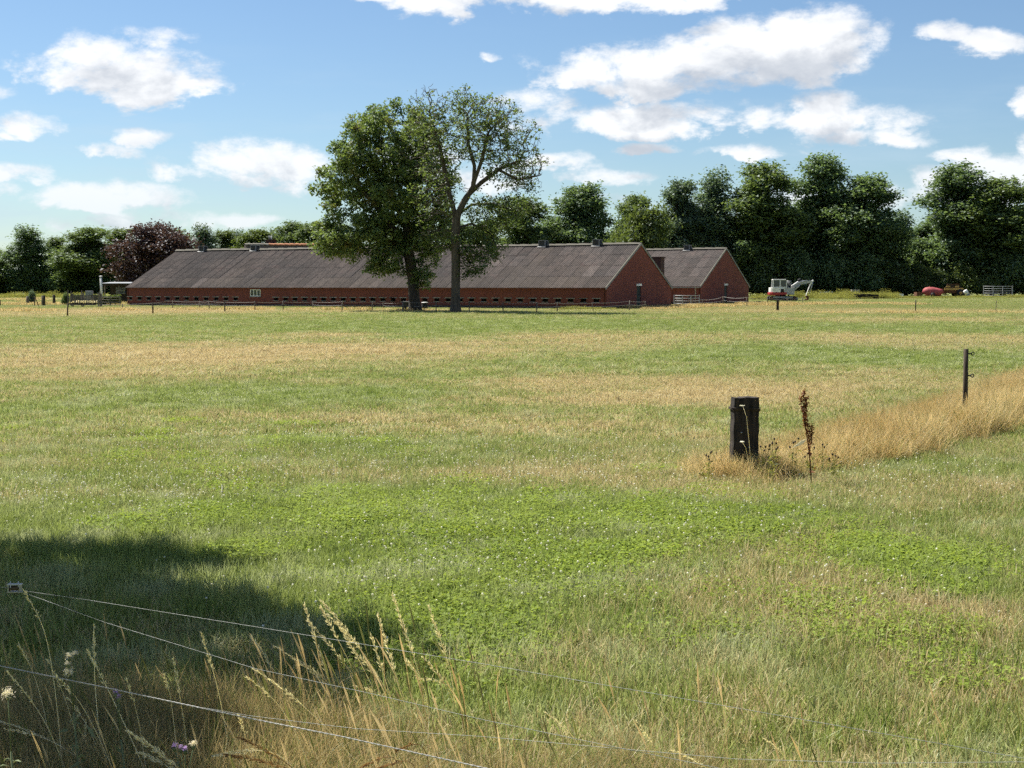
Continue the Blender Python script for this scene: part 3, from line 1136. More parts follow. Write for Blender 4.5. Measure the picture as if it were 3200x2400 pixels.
def in_blobs(blobs, n, rs, shell=.55, clump=0.0, ncl=0):
    """points spread through a union of ellipsoids, denser towards the outside; optionally gathered into clumps"""
    if ncl:
        cen = in_blobs(blobs, ncl, rs, shell)
        r_ = clump * rs.uniform(.55, 1.35, len(cen))
        k = rs.integers(0, len(cen), n)
        v = rs.normal(0, 1, (n, 3))
        v /= np.linalg.norm(v, axis=1, keepdims=True)
        v *= rs.uniform(0, 1, (n, 1)) ** (1 / 3) * r_[k][:, None]
        v[:, 2] *= .85
        return cen[k] + v
    vol = np.array([b[3] * b[4] * b[5] for b in blobs])
    cnt = np.maximum((vol / vol.sum() * n).astype(int), 8)
    out = []
    for b, c in zip(blobs, cnt):
        v = rs.normal(0, 1, (c, 3))
        v /= np.linalg.norm(v, axis=1, keepdims=True)
        rr = rs.uniform(shell ** 3, 1, (c, 1)) ** (1 / 3)
        out.append(np.array(b[:3]) + v * rr * np.array(b[3:6]))
    return np.concatenate(out)

def polyline_seeds(lines, step):
    """lines: list of point lists; the first is the trunk, each later one starts at the nearest existing node"""
    seeds = []
    for li, pts in enumerate(lines):
        pts = [np.array(p, float) for p in pts]
        if li == 0:
            prev = -1
            dens = []
        else:
            d = [np.linalg.norm(np.array(s[0]) - pts[0]) for s in seeds]
            prev = int(np.argmin(d))
        first = True
        for a, b in zip(pts[:-1], pts[1:]):
            k = max(1, int(np.linalg.norm(b - a) / step))
            for t in range(k + (1 if False else 0)):
                if first and li > 0:
                    first = False
                    continue
                q = a + (b - a) * t / k
                seeds.append((q, prev))
                prev = len(seeds) - 1
                first = False
        seeds.append((pts[-1], prev))
        prev = len(seeds) - 1
    return seeds

def grow(name, blobs, lines, nattr, step, di, dk, tip, base, leaf_n, leaf_size, mats, seed, spread=.3, keep=None, wob=.25, flare=.5, shell=.55, rmin=0.0,
         up=.5, leaf_r=2.2, trop=(0, 0, .12), lo=None, clump=0.0, ncl=0):
    rs = np.random.default_rng(seed)
    A = in_blobs(blobs, nattr, rs, shell, clump, ncl)
    if lo is not None: A = A[A[:, 2] > lo]
    P, par = colonize(A, polyline_seeds(lines, step), di, dk, step, rs=rs, wob=wob, trop=trop)
    r, kids = radii(P, par, tip, base)
    tips = np.where(r < tip * leaf_r)[0]
    tips = tips[P[tips, 2] > 1.2]
    if keep is not None:
        pr = keep(P[tips])
        tips = tips[rs.uniform(0, 1, len(tips)) < pr]
    C = P[rs.choice(tips, leaf_n)] + rs.normal(0, spread, (leaf_n, 3)) * np.array([1, 1, .8])
    wood = branch_mesh(name + '_wood', P, par, r, rmin, flare)
    crown = leaf_mesh(name + '_crown', C, leaf_size, rs, up)
    wood.materials.append(M[mats[0]])
    crown.materials.append(M[mats[1]])
    return wood, crown

def plant_tree(name, wood, crown, loc, rz, sc, label, group=None, cat='tree', crown_mat=None):
    t = empty(name, loc, rz)
    t.scale = sc if hasattr(sc, '__len__') else (sc, sc, sc)
    tag(t, label, cat, group)
    link('trunk', wood, None, t)
    c = link('crown', crown, None, t)
    if crown_mat:
        c.material_slots[0].link = 'OBJECT'
        c.material_slots[0].material = M[crown_mat]
    return t

# --- the two oaks in front of the long barn
B1 = gp(1298, 972)
B2 = gp(1423, 977)
k1 = F / B1.y
k2 = F / B2.y
def o1(px, py, y=0.0): return ((px - 1298) / k1, y, (972 - py) / k1)
def o2(px, py, y=0.0): return ((px - 1423) / k2, y, (977 - py) / k2)

def keep1(P):
    g = np.sin(P[:, 0] * 1.7 + .5 * P[:, 2]) * np.sin(P[:, 1] * 1.5 + 1) + np.sin(P[:, 2] * 1.9 + P[:, 1] * .8) * np.sin(P[:, 0] * 1.1 + 2)
    rad_ = np.linalg.norm((P - np.array([-2.4, 0, 9.0])) / np.array([5.6, 4.6, 7.2]), axis=1)
    return np.clip(.55 + .55 * g + .35 * (rad_ - .8), .03, 1)
w, c = grow('oak_left',
    [(-2.4, 0, 12.2, 4.2, 4.4, 3.9), (-3.6, 0, 13.6, 1.8, 2.5, 2.0), (-.6, 0, 13.8, 2.6, 3.2, 2.6), (-4.8, .3, 8.6, 3.2, 4.0, 3.6), (-6.2, 0, 9.6, 1.7, 2.4, 2.2),
     (-1.6, 0, 8.4, 3.4, 4.6, 3.6), (-5.8, -.5, 6.0, 2.1, 2.6, 2.0), (-6.6, -.3, 5.0, 1.1, 1.4, 1.2), (-3.6, -1, 5.4, 2.0, 2.4, 1.6), (-2.3, -.8, 4.5, 1.3, 1.9, 1.3),
     (1.2, .3, 5.4, 1.3, 2.0, 1.4), (1.3, .2, 10.4, 1.9, 3.2, 4.2), (1.5, .3, 7.4, 1.6, 2.2, 1.8), (.5, -.3, 2.8, .5, .5, .3), (-2.5, -.6, 3.3, .8, 1.0, .5)],
    [[(0, 0, -.1), (-.1, 0, 1.2), (-.18, 0, 2.6), (-.5, 0, 4.6), (-.7, 0, 6.6), (-.6, 0, 9.0), (-.2, .2, 11.5)],
     [(-.5, 0, 4.6), (-1.6, -.4, 6.4), (-3.0, -.5, 8.2), (-4.3, -.6, 9.8)],
     [(-.7, 0, 6.6), (-1.6, .4, 8.6), (-2.6, .6, 10.8)],
     [(-.6, 0, 5.6), (.4, .5, 7.0), (1.1, .6, 9.0)],
     [(-.5, 0, 4.2), (-2.2, .6, 5.3), (-4.4, .9, 6.3)]],
    5600, .28, 2.4, .38, .014, .44, 60000, .25, ('bark_dark', 'oak_leaf'), 21, spread=.21, wob=.34, flare=.55, leaf_r=2.0, shell=.35, clump=.82, ncl=330)
plant_tree('oak_tree', w, c, B1, 0, 1, 'leafy old oak with dark trunk, fuller of the two before the long barn', 'oaks before the long barn')

def keep2(P):
    x, z = P[:, 0], P[:, 2]
    p = np.full(len(P), .30)
    p[(z < 8.4)] = .95
    p[(z > 9.5) & (x > 3.2)] = .24
    p[(z > 10.2) & (x > 5.2)] = .12
    p[(x < -.6) & (z < 12.5)] = .16
    p[(z > 15.2) & (x < .6)] = .10
    cl = np.sin(P[:, 0] * 2.1 + 1) * np.sin(P[:, 1] * 1.9) * np.sin(P[:, 2] * 2.3)
    return np.clip(p * (1 + 1.2 * cl), 0, 1)
w, c = grow('oak_right',
    [(1.6, 0, 13.4, 3.2, 3.2, 2.8), (4.3, 0, 11.6, 2.3, 3.0, 2.8), (5.4, 0, 10.2, 1.6, 2.2, 1.6), (-1.6, 0, 14.0, 1.7, 2.8, 2.9), (3.2, 0, 14.2, 1.4, 2, 1.6), (4.4, 0, 7.9, 2.2, 2.0, .9),
     (2.4, .3, 7.0, 1.6, 2.0, .9), (1.9, .4, 5.3, 1.8, 1.8, 1.5), (1.6, -.2, 3.9, 1.2, 1.2, .8), (-1.6, 0, 9.2, 1.8, 2.8, 2.6), (-1.4, .5, 6.2, 1.5, 2.0, 1.4), (.2, .2, 15.4, 1.4, 2.2, 1.3)],
    [[(0, 0, -.1), (.02, 0, 1.5), (.05, 0, 3.5), (.02, 0, 5.6), (.1, 0, 7.0), (.55, 0, 8.0), (1.35, -.1, 9.3), (1.45, -.2, 10.8), (1.0, -.2, 12.4), (.95, -.2, 14.2)],
     [(.1, 0, 7.0), (-.3, .2, 8.2), (-.75, .3, 10.4), (-1.2, .3, 12.6), (-1.9, .3, 14.8)],
     [(.8, 0, 8.5), (1.9, .3, 9.6), (3.2, .5, 10.6), (4.6, .5, 11.2)],
     [(1.4, -.1, 9.6), (2.0, -.6, 11.2), (2.5, -.9, 13.2)],
     [(.15, 0, 7.2), (1.2, .4, 8.0), (2.8, .6, 8.1), (4.2, .4, 7.6)],
     [(.05, 0, 6.2), (1.2, .3, 6.6), (2.4, .4, 6.0)],
     [(3.2, .5, 10.6), (4.6, -.3, 9.8), (6.2, -.3, 10.1)]],
    6500, .26, 2.2, .32, .0135, .34, 16000, .215, ('bark', 'oak_leaf'), 33, spread=.21, keep=keep2, wob=.40, flare=.6, leaf_r=2.4, shell=.1, clump=.9, ncl=330)
plant_tree('oak_tree', w, c, B2, 0, 1, 'thinning oak with bare branch ends, grey trunk nearest the field', 'oaks before the long barn')

ORD = ['first', 'second', 'third', 'fourth', 'fifth', 'sixth', 'seventh', 'eighth', 'ninth', 'tenth', 'eleventh', 'twelfth', 'thirteenth', 'fourteenth', 'fifteenth', 'sixteenth',
       'seventeenth', 'eighteenth', 'nineteenth', 'twentieth']
# --- forest tree models
def forest_model(name, seed, h, rad, mats, nblob=16, leaf_n=15000, leaf=.42, conic=.0, lo=.06, trunk=.28):
    rs = np.random.default_rng(seed)
    bl = []
    for i in range(nblob):
        t = (i + rs.uniform(0, 1)) / nblob
        z = h * (lo + (0.93 - lo) * t)
        prof = math.sin(math.pi * min(max((t * .80 + .12), 0), 1)) ** .6 * (1 - conic * t)
        q = rad * prof
        a = rs.uniform(0, 2 * math.pi)
        d = q * rs.uniform(.25, .62)
        s = q * rs.uniform(.42, .66) + .4
        bl.append((d * math.cos(a), d * math.sin(a), z, s, s, s * rs.uniform(.7, 1.0)))
    bl.append((0, 0, h * .9, rad * .3, rad * .3, h * .09))
    lines = [[(0, 0, -.2), (.1, 0, h * .3), (0, .1, h * .6), (.1, 0, h * .86)]]
    return grow(name, bl, lines, 2000, .5, 4.0, .65, .03, trunk, leaf_n, leaf, mats, seed, spread=.52, wob=.28, flare=.2, shell=.45, rmin=.03, up=.35, clump=rad * .24, ncl=nblob * 11)

FM = [forest_model('wood_a', 101, 20, 4.2, ('bark_dark', 'leaf_dark'), 22, 36000, .38, lo=.03),
      forest_model('wood_b', 102, 20, 3.6, ('bark_dark', 'leaf_mid'), 20, 33000, .38, lo=.03),
      forest_model('wood_c', 103, 20, 4.8, ('bark_dark', 'leaf_dark'), 24, 40000, .40, lo=.02),
      forest_model('wood_d', 104, 20, 4.0, ('bark_dark', 'leaf_blue'), 18, 24000, .38, conic=.3, lo=.04)]
BUSH = forest_model('bush', 105, 5, 3.0, ('bark_dark', 'leaf_mid'), 12, 11000, .36, lo=.08, trunk=.1)
BUSH2 = forest_model('bush_tall', 106, 8, 3.4, ('bark_dark', 'leaf_light'), 14, 13000, .36, lo=.06, trunk=.14)

def tree_at(px, top, hw, D, model, label, group, mat=None, rz=None, h0=20.0, r0=4.2, name='forest_tree', cat='tree'):
    if name == 'forest_tree' and 202 < D < 215: D += 10
    p = on(px, D)
    h = 1.9 + (897 - top) * D / F - p.z
    rr = hw * D / F * (1.22 if name == 'forest_tree' else 1.0) * (1.5 if D > 285 and 540 < px < 1000 else 1.0)
    sz = h / h0
    sx = rr / r0
    return plant_tree(name, model[0], model[1], p, random.uniform(0, 6.28) if rz is None else rz, (sx, sx, sz), label, group, cat, mat)

G = 'trees of the wood behind the barns'
tree_at(1632, 618, 95, 196, FM[0], 'dark rounded tree seen between the right oak and the wood', G, 'leaf_mid')
tree_at(1808, 582, 100, 200, FM[2], 'broad dark tree alone above the long barn roof', G, r0=4.8)
tree_at(1975, 612, 62, 205, FM[1], 'narrow green tree rising behind the paler bush', G, r0=3.6)
tree_at(2112, 566, 66, 204, FM[1], 'slim grey-green tree above the short barn ridge', G, 'leaf_blue', r0=3.6)
tree_at(2238, 542, 84, 206, FM[3], 'open crowned grey-green tree right of the short barn ridge', G, r0=4.0)
tree_at(2400, 514, 95, 204, FM[1], 'tall olive green tree behind the short barn gable', G, r0=3.6)
tree_at(2565, 486, 98, 207, FM[0], 'tallest dark tree of the wood, right behind the excavator', G)
tree_at(2705, 552, 104, 203, FM[2], 'wide dark tree ending the wood before its gap', G, r0=4.8)
tree_at(2985, 514, 105, 208, FM[0], 'tall conical dark tree behind the red tank', G, 'leaf_dark')
tree_at(3135, 560, 100, 205, FM[1], 'tall green tree behind the livestock gate', G, 'leaf_mid', r0=3.6)
tree_at(3290, 540, 110, 206, FM[2], 'dark tree at the outer edge of the wood beyond the gate', G, r0=4.8)
tree_at(2815, 668, 70, 232, FM[3], 'lower bluish tree filling the gap in the wood', G, r0=4.0)
tree_at(2870, 725, 75, 228, FM[1], 'low green tree at the foot of the gap in the wood', G, r0=3.6)
# deeper rows that close the wood
GB = 'trees deeper in the wood'
for i, px in enumerate((1590, 1720, 1870, 2020, 2140, 2260, 2370, 2470, 2560, 2650, 2740, 2830, 2920, 3010, 3100, 3200, 3300)):
    tp = (700, 690, 690, 690, 655, 640, 620, 610, 600, 600, 640, 740, 640, 620, 620, 640, 640)[i]
    tree_at(px, tp + 45, 92, 226 + (i % 3) * 4, FM[(i * 2 + 1) % 3], 'shaded tree deep in the wood behind the front row, %s from the left' % ORD[i], GB, 'leaf_dark')
tree_at(2018, 668, 88, 186, BUSH2, 'pale yellow-green bushy tree behind the short barn roof', 'bushes along the wood', h0=8, r0=3.4, name='bushy_tree')
tree_at(1925, 745, 60, 190, BUSH2, 'small light green bush just above the long barn roof', 'bushes along the wood', h0=8, r0=3.4, name='bushy_tree')
GS = 'bushes along the wood'
for px, tp, hw, D, lb in ((2385, 800, 60, 192, 'grey-green bush between the short barn and the excavator'), (2490, 790, 60, 196, 'dark bush behind the excavator cab'),
        (2590, 800, 60, 196, 'dark bush behind the excavator arm'), (2690, 790, 70, 196, 'dark bush behind the timber pile'),
        (2800, 820, 62, 208, 'small bush left of the red tank'), (2878, 826, 48, 210, 'light bush beside the red tank'), (2935, 838, 42, 211, 'bush right behind the red tank'),
        (3015, 828, 50, 211, 'yellow-green bush behind the old spreader'), (3085, 850, 45, 210, 'low bush between the spreader and the gate'), (3160, 800, 70, 210, 'dark bush behind the livestock gate'),
        (3240, 780, 70, 210, 'bush past the livestock gate')):
    tree_at(px, tp + 18, hw * .9, max(D, 211), BUSH, lb, GS, 'leaf_light' if 'light' in lb or 'yellow' in lb else ('leaf_dark' if 'dark' in lb else 'leaf_mid'), h0=5, r0=3.0, name='bush', cat='bush')

# --- left side
COP = forest_model('copper', 107, 10.5, 5.0, ('bark_dark', 'copper_leaf'), 22, 24000, .36, lo=.04, trunk=.3)
tree_at(485, 714, 132, 205, COP, 'copper beech with dark purple crown behind the long barn', None, h0=10.5, r0=5.0, name='copper_beech')
GL = 'trees along the far left edge'
for px, tp, hw, D, mdl, r0, mat, lb in (
        (-40, 770, 70, 300, 0, 4.2, 'leaf_mid', 'green tree cut by the left picture edge'),
        (85, 712, 68, 296, 3, 4.0, 'leaf_dark', 'tall dark tree farthest left with open crown'),
        (172, 742, 40, 310, 1, 3.6, 'leaf_mid', 'narrow tree between the two big left trees'),
        (275, 712, 80, 290, 1, 3.6, 'leaf_mid', 'broad green tree left of the copper beech'),
        (372, 716, 60, 315, 1, 3.6, 'leaf_light', 'light green tree top behind the copper beech'),
        (555, 718, 40, 320, 1, 3.6, 'leaf_mid', 'small tree top right of the copper beech'),
        (632, 708, 34, 300, 3, 4.0, 'leaf_blue', 'pointed blue-green tree above the barn ridge'),
        (697, 722, 32, 310, 1, 3.6, 'leaf_light', 'pale willow-like tree above the barn ridge'),
        (748, 724, 30, 320, 3, 4.0, 'leaf_blue', 'dark pointed tree left of the farmhouse chimney'),
        (808, 718, 42, 300, 1, 3.6, 'leaf_light', 'yellowish tree behind the farmhouse ridge'),
        (862, 722, 30, 320, 3, 4.0, 'leaf_blue', 'thin tree right of the farmhouse chimney'),
        (918, 694, 42, 310, 0, 4.2, 'leaf_mid', 'dark tree behind the orange ridge tiles'),
        (975, 700, 45, 300, 1, 3.6, 'leaf_mid', 'green tree just left of the big oak crown'),
        (1060, 705, 60, 290, 2, 4.8, 'leaf_mid', 'tree behind the lower left oak foliage'),
        (1180, 700, 70, 300, 0, 4.2, 'leaf_dark', 'tree seen through the middle of the oak'),
        (1300, 700, 70, 290, 2, 4.8, 'leaf_mid', 'tree seen between the oak trunks'),
        (1420, 690, 70, 285, 0, 4.2, 'leaf_dark', 'tree behind the right oak trunk'),
        (1520, 690, 70, 280, 1, 3.6, 'leaf_mid', 'tree right of the right oak trunk')):
    tree_at(px, tp, hw, D, FM[mdl], lb, GL, mat, r0=r0)
for px, tp, hw, D, lb in ((20, 850, 60, 290, 'low bush under the farthest left tree'), (110, 850, 60, 285, 'dark bush under the left trees'), (200, 845, 60, 282, 'dark bush left of the hay rack'),
        (290, 850, 60, 280, 'dark bush behind the flue'), (360, 850, 55, 278, 'dark bush behind the open shed'), (-60, 850, 50, 285, 'bush past the left picture edge')):
    tree_at(px, tp + 20, hw, D + 12, BUSH, lb, 'bushes under the left trees', 'leaf_dark', h0=5, r0=3.0, name='bush', cat='bush')

# --- the tree left of the view whose crown shades the near grass
SH_SHIFT = 1 / math.tan(SUN_EL)
sdx, sdy = math.sin(SUN_AZ) * SH_SHIFT, math.cos(SUN_AZ) * SH_SHIFT
def shade_blob(px, py, z, rx, ry, rz):
    g = gp(px, py)
    return (g.x + sdx * z, g.y + sdy * z, z, rx, ry, rz)
TB = Vector((-9.4, 14.4, 0))
sb = [shade_blob(230, 1800, 7.6, 1.15, 1.15, .8), (0, 0, 0, 0, 0, 0)]
sb = [shade_blob(x, y, z, a, b, .8) for x, y, z, a, b in (
    (60, 1790, 7.4, 1.0, 1.0), (330, 1760, 7.6, .75, .55), (560, 1775, 7.8, .42, .22), (-250, 1850, 7.4, 1.4, 1.4), (250, 1930, 7.2, .95, .85), (600, 1900, 7.0, .62, .5), (800, 1950, 7.1, .40, .35),
    (980, 2020, 6.9, .32, .25), (460, 2060, 6.8, .8, .6), (800, 2100, 6.7, .42, .35), (1150, 2060, 6.8, .28, .14), (150, 2130, 6.6, .9, .8), (480, 2240, 6.5, .55, .4), (820, 2220, 6.5, .3, .25),
    (0, 2350, 6.4, .7, .6), (330, 2420, 6.4, .5, .4), (-300, 2100, 6.6, 1.2, 1.2), (300, 2620, 6.2, .6, .5))]
sb = [(a - TB.x, b - TB.y, z, q, r_, s_) for a, b, z, q, r_, s_ in sb]
w, c = grow('shade_tree', sb, [[(0, 0, -.2), (.1, 0, 2.5), (.5, -.3, 5.0), (1.2, -.9, 6.6)], [(.5, -.3, 5.0), (2.2, -1.6, 6.4), (3.6, -2.8, 6.8)], [(.5, -.3, 5.0), (1.4, -2.6, 6.2), (1.6, -4.6, 6.4)]],
            2400, .28, 2.4, .40, .012, .24, 11500, .17, ('bark', 'oak_leaf'), 55, spread=.16, shell=.05, flare=.4)
plant_tree('shade_tree', w, c, TB, 0, 1, 'broadleaf tree beside the field whose crown throws the shade on the near grass')

# ------------------------------------------------------------------ grass
def blades(name, n, size, h, wd, rs, segs=3, lean=.45, curl=.8, mat='grass', tuft=0.0, hpow=1.0):
    """a square patch of curved tapering blades"""
    xy = rs.uniform(-size / 2, size / 2, (n, 2))
    if tuft:
        k = max(3, int(n / 26))
        cen = rs.uniform(-size / 2, size / 2, (k, 2))
        m = rs.uniform(0, 1, n) < .6
        xy[m] = cen[rs.integers(0, k, m.sum())] + rs.normal(0, tuft, (m.sum(), 2))
    hh = h[0] + (h[1] - h[0]) * rs.uniform(0, 1, n) ** hpow
    a = rs.uniform(0, 2 * math.pi, n)
    d = np.stack([np.cos(a), np.sin(a)], 1)
    f = rs.uniform(0, 2 * math.pi, n)
    side = np.stack([np.cos(f), np.sin(f)], 1)
    l0 = np.abs(rs.normal(0, lean, n))
    cu = np.abs(rs.normal(0, curl, n))
    w = wd * rs.uniform(.6, 1.3, n)
    P = np.concatenate([xy, np.zeros((n, 1))], 1)
    V = []
    st = hh / segs
    for s in range(segs + 1):
        if s == segs:
            V.append(P.copy()[:, None])
        else:
            ws = w * (1 - .18 * s) / 2
            o = np.concatenate([side * ws[:, None], np.zeros((n, 1))], 1)
            V.append(np.stack([P - o, P + o], 1))
        ang = np.minimum(l0 + cu * s / max(segs - 1, 1), 2.3)
        P = P + np.concatenate([d * (np.sin(ang) * st)[:, None], (np.cos(ang) * st)[:, None]], 1)
    V = np.concatenate(V, 1)                      # n, 2*segs+1, 3
    q = 2 * segs + 1
    V = V.reshape(-1, 3)
    V[:, 2] = np.maximum(V[:, 2], .004)
    b = np.arange(n) * q
    quads = [np.stack([b + 2 * s, b + 2 * s + 1, b + 2 * s + 3, b + 2 * s + 2], 1) for s in range(segs - 1)]
    tri = np.stack([b + 2 * segs - 2, b + 2 * segs - 1, b + 2 * segs], 1)
    fs = ([np.concatenate(quads)] if quads else []) + [tri]
    me = fast_mesh(name, V, fs, np.repeat(rs.uniform(0, 1, n), q))
    me.materials.append(M[mat])
    return me

def scatter(name, meshes, pts, rot, scl, idx, kind='stuff', label=None, rotx=None):
    """instances of the meshes on a cloud of points (one object)"""
    src = bpy.data.collections.new(name + '_source')
    for i, me in enumerate(meshes):
        o = bpy.data.objects.new('%s_%02d' % (name, i), me)
        src.objects.link(o)
    me = bpy.data.meshes.new(name)
    n = len(pts)
    me.vertices.add(n)
    me.vertices.foreach_set('co', np.ascontiguousarray(pts, np.float32).ravel())
    rv = np.zeros((n, 3), np.float32)
    rv[:, 2] = rot
    if rotx is not None:
        rv[:, 0] = rotx
    a = me.attributes.new('rot', 'FLOAT_VECTOR', 'POINT')
    a.data.foreach_set('vector', rv.ravel())
    sv = np.ascontiguousarray(scl, np.float32)
    if sv.ndim == 1: sv = np.repeat(sv[:, None], 3, 1)
    a = me.attributes.new('scl', 'FLOAT_VECTOR', 'POINT')
    a.data.foreach_set('vector', np.ascontiguousarray(sv).ravel())
    a = me.attributes.new('idx', 'INT', 'POINT')
    a.data.foreach_set('value', np.ascontiguousarray(idx, np.int32))
    ob = link(name, me)
    g = bpy.data.node_groups.new(name + '_nodes', 'GeometryNodeTree')
    g.interface.new_socket('Geometry', in_out='INPUT', socket_type='NodeSocketGeometry')
    g.interface.new_socket('Geometry', in_out='OUTPUT', socket_type='NodeSocketGeometry')
    k = NT(g)
    gi, go = k.node('NodeGroupInput'), k.node('NodeGroupOutput')
    ci = k.node('GeometryNodeCollectionInfo')
    ci.inputs['Collection'].default_value = src
    ci.inputs['Separate Children'].default_value = True
    ci.inputs['Reset Children'].default_value = True
    ip = k.node('GeometryNodeInstanceOnPoints')
    ip.inputs['Pick Instance'].default_value = True
    def attr(nm, t):
        nd = k.node('GeometryNodeInputNamedAttribute', data_type=t)
        nd.inputs['Name'].default_value = nm
        return nd.outputs['Attribute']
    k.l.new(gi.outputs[0], ip.inputs['Points'])
    k.l.new(ci.outputs[0], ip.inputs['Instance'])
    k.l.new(attr('idx', 'INT'), ip.inputs['Instance Index'])
    k.l.new(attr('rot', 'FLOAT_VECTOR'), ip.inputs['Rotation'])
    k.l.new(attr('scl', 'FLOAT_VECTOR'), ip.inputs['Scale'])
    k.l.new(ip.outputs[0], go.inputs[0])
    md = ob.modifiers.new('scatter', 'NODES')
    md.node_group = g
    tag(ob, label, kind=kind)
    return ob

def grid_pts(y0, y1, sp, rs, margin=1.5, slope=.375, jit=.5):
    out = []
    y = y0
    while y < y1:
        hw = slope * y + margin
        xs = np.arange(-hw, hw, sp)
        out.append(np.stack([xs, np.full(len(xs), y)], 1))
        y += sp
    p = np.concatenate(out)
    return p + rs.uniform(-sp * jit, sp * jit, p.shape)

def in_barns(x, y):
    res = np.zeros(len(x), bool)
    for N, L, W in ((N1, BL, BW), (N2, 38.0, BW2)):
        u = (x - N.x) * av.x + (y - N.y) * av.y
        v = (x - N.x) * mid.x + (y - N.y) * mid.y
        res |= (u > -.1) & (u < L) & (v > -.15) & (v < W)
    return res

rs = np.random.default_rng(3)
pm = []
NEAR, MIDD, FARR = 1.6, 3.2, 6.4
for i in range(3):      # lush, near
    pm.append(blades('p', 22000, NEAR, (.025, .13), .0055, rs, 3, .55, .85, tuft=.035, hpow=2.0))
for i in range(3):      # middle distance
    pm.append(blades('p', 25000, MIDD, (.025, .10), .0105, rs, 2, .75, .8, tuft=.06, hpow=1.6))
for i in range(3):      # far
    pm.append(blades('p', 24000, FARR, (.03, .10), .024, rs, 1, .8, 0, tuft=.12, hpow=1.4))
PT, RO, SC, ID = [], [], [], []
def tiles(y0, y1, sp, margin, slope=.375):
    out = []
    for y in np.arange(y0 + sp / 2, y1, sp):
        n = math.ceil((slope * (y + sp / 2) + margin) / sp)
        for i in range(-n, n + 1):
            out.append((i * sp, y))
    return np.array(out)
def put(p, lo, n, smin, smax):
    p = p[~in_barns(p[:, 0], p[:, 1])]
    z = gz(p[:, 0], p[:, 1])
    PT.append(np.column_stack([p, z]))
    RO.append(rs.integers(0, 4, len(p)) * math.pi / 2)
    q = np.ones((len(p), 3))
    hs = rs.uniform(smin, smax, len(p))
    # grass grows taller where it is lush and close to the verge
    hs *= np.where(p[:, 1] < 9, 1.2, 1.0) * (1.0 - .25 * np.clip(dry_np(p[:, 0], p[:, 1]), 0, 1))
    q[:, 2] = hs
    SC.append(q)
    ID.append(rs.integers(lo, lo + n, len(p)))
put(tiles(4.4, 4.4 + NEAR * 8, NEAR, 1.2), 0, 3, .95, 1.15)
put(tiles(17.2, 17.2 + MIDD * 10, MIDD, 2), 3, 3, .9, 1.1)
put(tiles(49.2, 49.2 + FARR * 26, FARR, 4), 6, 3, .9, 1.1)
def tussock(n, r0, h0, h1, wd):
    me = blades('t', n, .02, (h0, h1), wd, rs, 3, .30, 1.15, hpow=.8)
    co = np.zeros(len(me.vertices) * 3, np.float32)
    me.vertices.foreach_get('co', co)
    co = co.reshape(-1, 7, 3)
    co[:, :, :2] += rs.normal(0, r0, (len(co), 1, 2))
    me.vertices.foreach_set('co', np.ascontiguousarray(co).ravel())
    return me
for i in range(3):
    pm.append(tussock(70, .05, .08, .20, .005))
cl = []
for i in range(2):
    n = 420
    a, q_ = rs.uniform(0, 6.28, n), .30 * np.sqrt(rs.uniform(0, 1, n))
    C = np.column_stack([q_ * np.cos(a), q_ * np.sin(a), rs.uniform(.03, .075, n)])
    me = leaf_mesh('cl', C, .022, rs, 2.2, aspect=.95)
    me.materials.append(M['clover_leaf'])
    pm.append(me)
q = np.array([(random.uniform(-.38, .38) * y_, y_) for y_ in [5 + 27 * random.random() ** .8 for _ in range(1300)]])
PT.append(np.column_stack([q, np.zeros(len(q))]))
RO.append(rs.uniform(0, 6.28, len(q)))
SC.append(np.repeat(rs.uniform(.5, 1.15, (len(q), 1)), 3, 1))
ID.append(rs.integers(9, 12, len(q)))
q = np.array([(random.uniform(-.38, .38) * y_, y_) for y_ in [30 + 88 * random.random() for _ in range(3600)]])
q = q[~in_barns(q[:, 0], q[:, 1])]
PT.append(np.column_stack([q, gz(q[:, 0], q[:, 1])]))
RO.append(rs.uniform(0, 6.28, len(q)))
SC.append(np.column_stack([rs.uniform(1.6, 4.0, len(q)), rs.uniform(1.6, 4.0, len(q)), rs.uniform(.7, 1.2, len(q))]))
ID.append(rs.integers(9, 12, len(q)))
q = []
for (x, y, hw, hh, n) in ((1500, 1680, 600, 130, 150), (2850, 1780, 200, 50, 50), (900, 1620, 600, 60, 70), (2250, 1620, 320, 60, 60), (2600, 1900, 500, 200, 40), (600, 1420, 500, 80, 50), (1400, 2000, 300, 100, 30)):
    for i in range(n):
        v = gp(random.gauss(x, hw * .6), random.gauss(y, hh * .7))
        q.append((v.x, v.y))
q = np.array(q)
PT.append(np.column_stack([q, np.zeros(len(q))]))
RO.append(rs.uniform(0, 6.28, len(q)))
SC.append(np.repeat(rs.uniform(.6, 1.2, (len(q), 1)), 3, 1))
ID.append(rs.integers(12, 14, len(q)))
scatter('pasture_grass', pm, np.concatenate(PT), np.concatenate(RO), np.concatenate(SC), np.concatenate(ID), label='grazed pasture grass, patchy green and straw coloured')

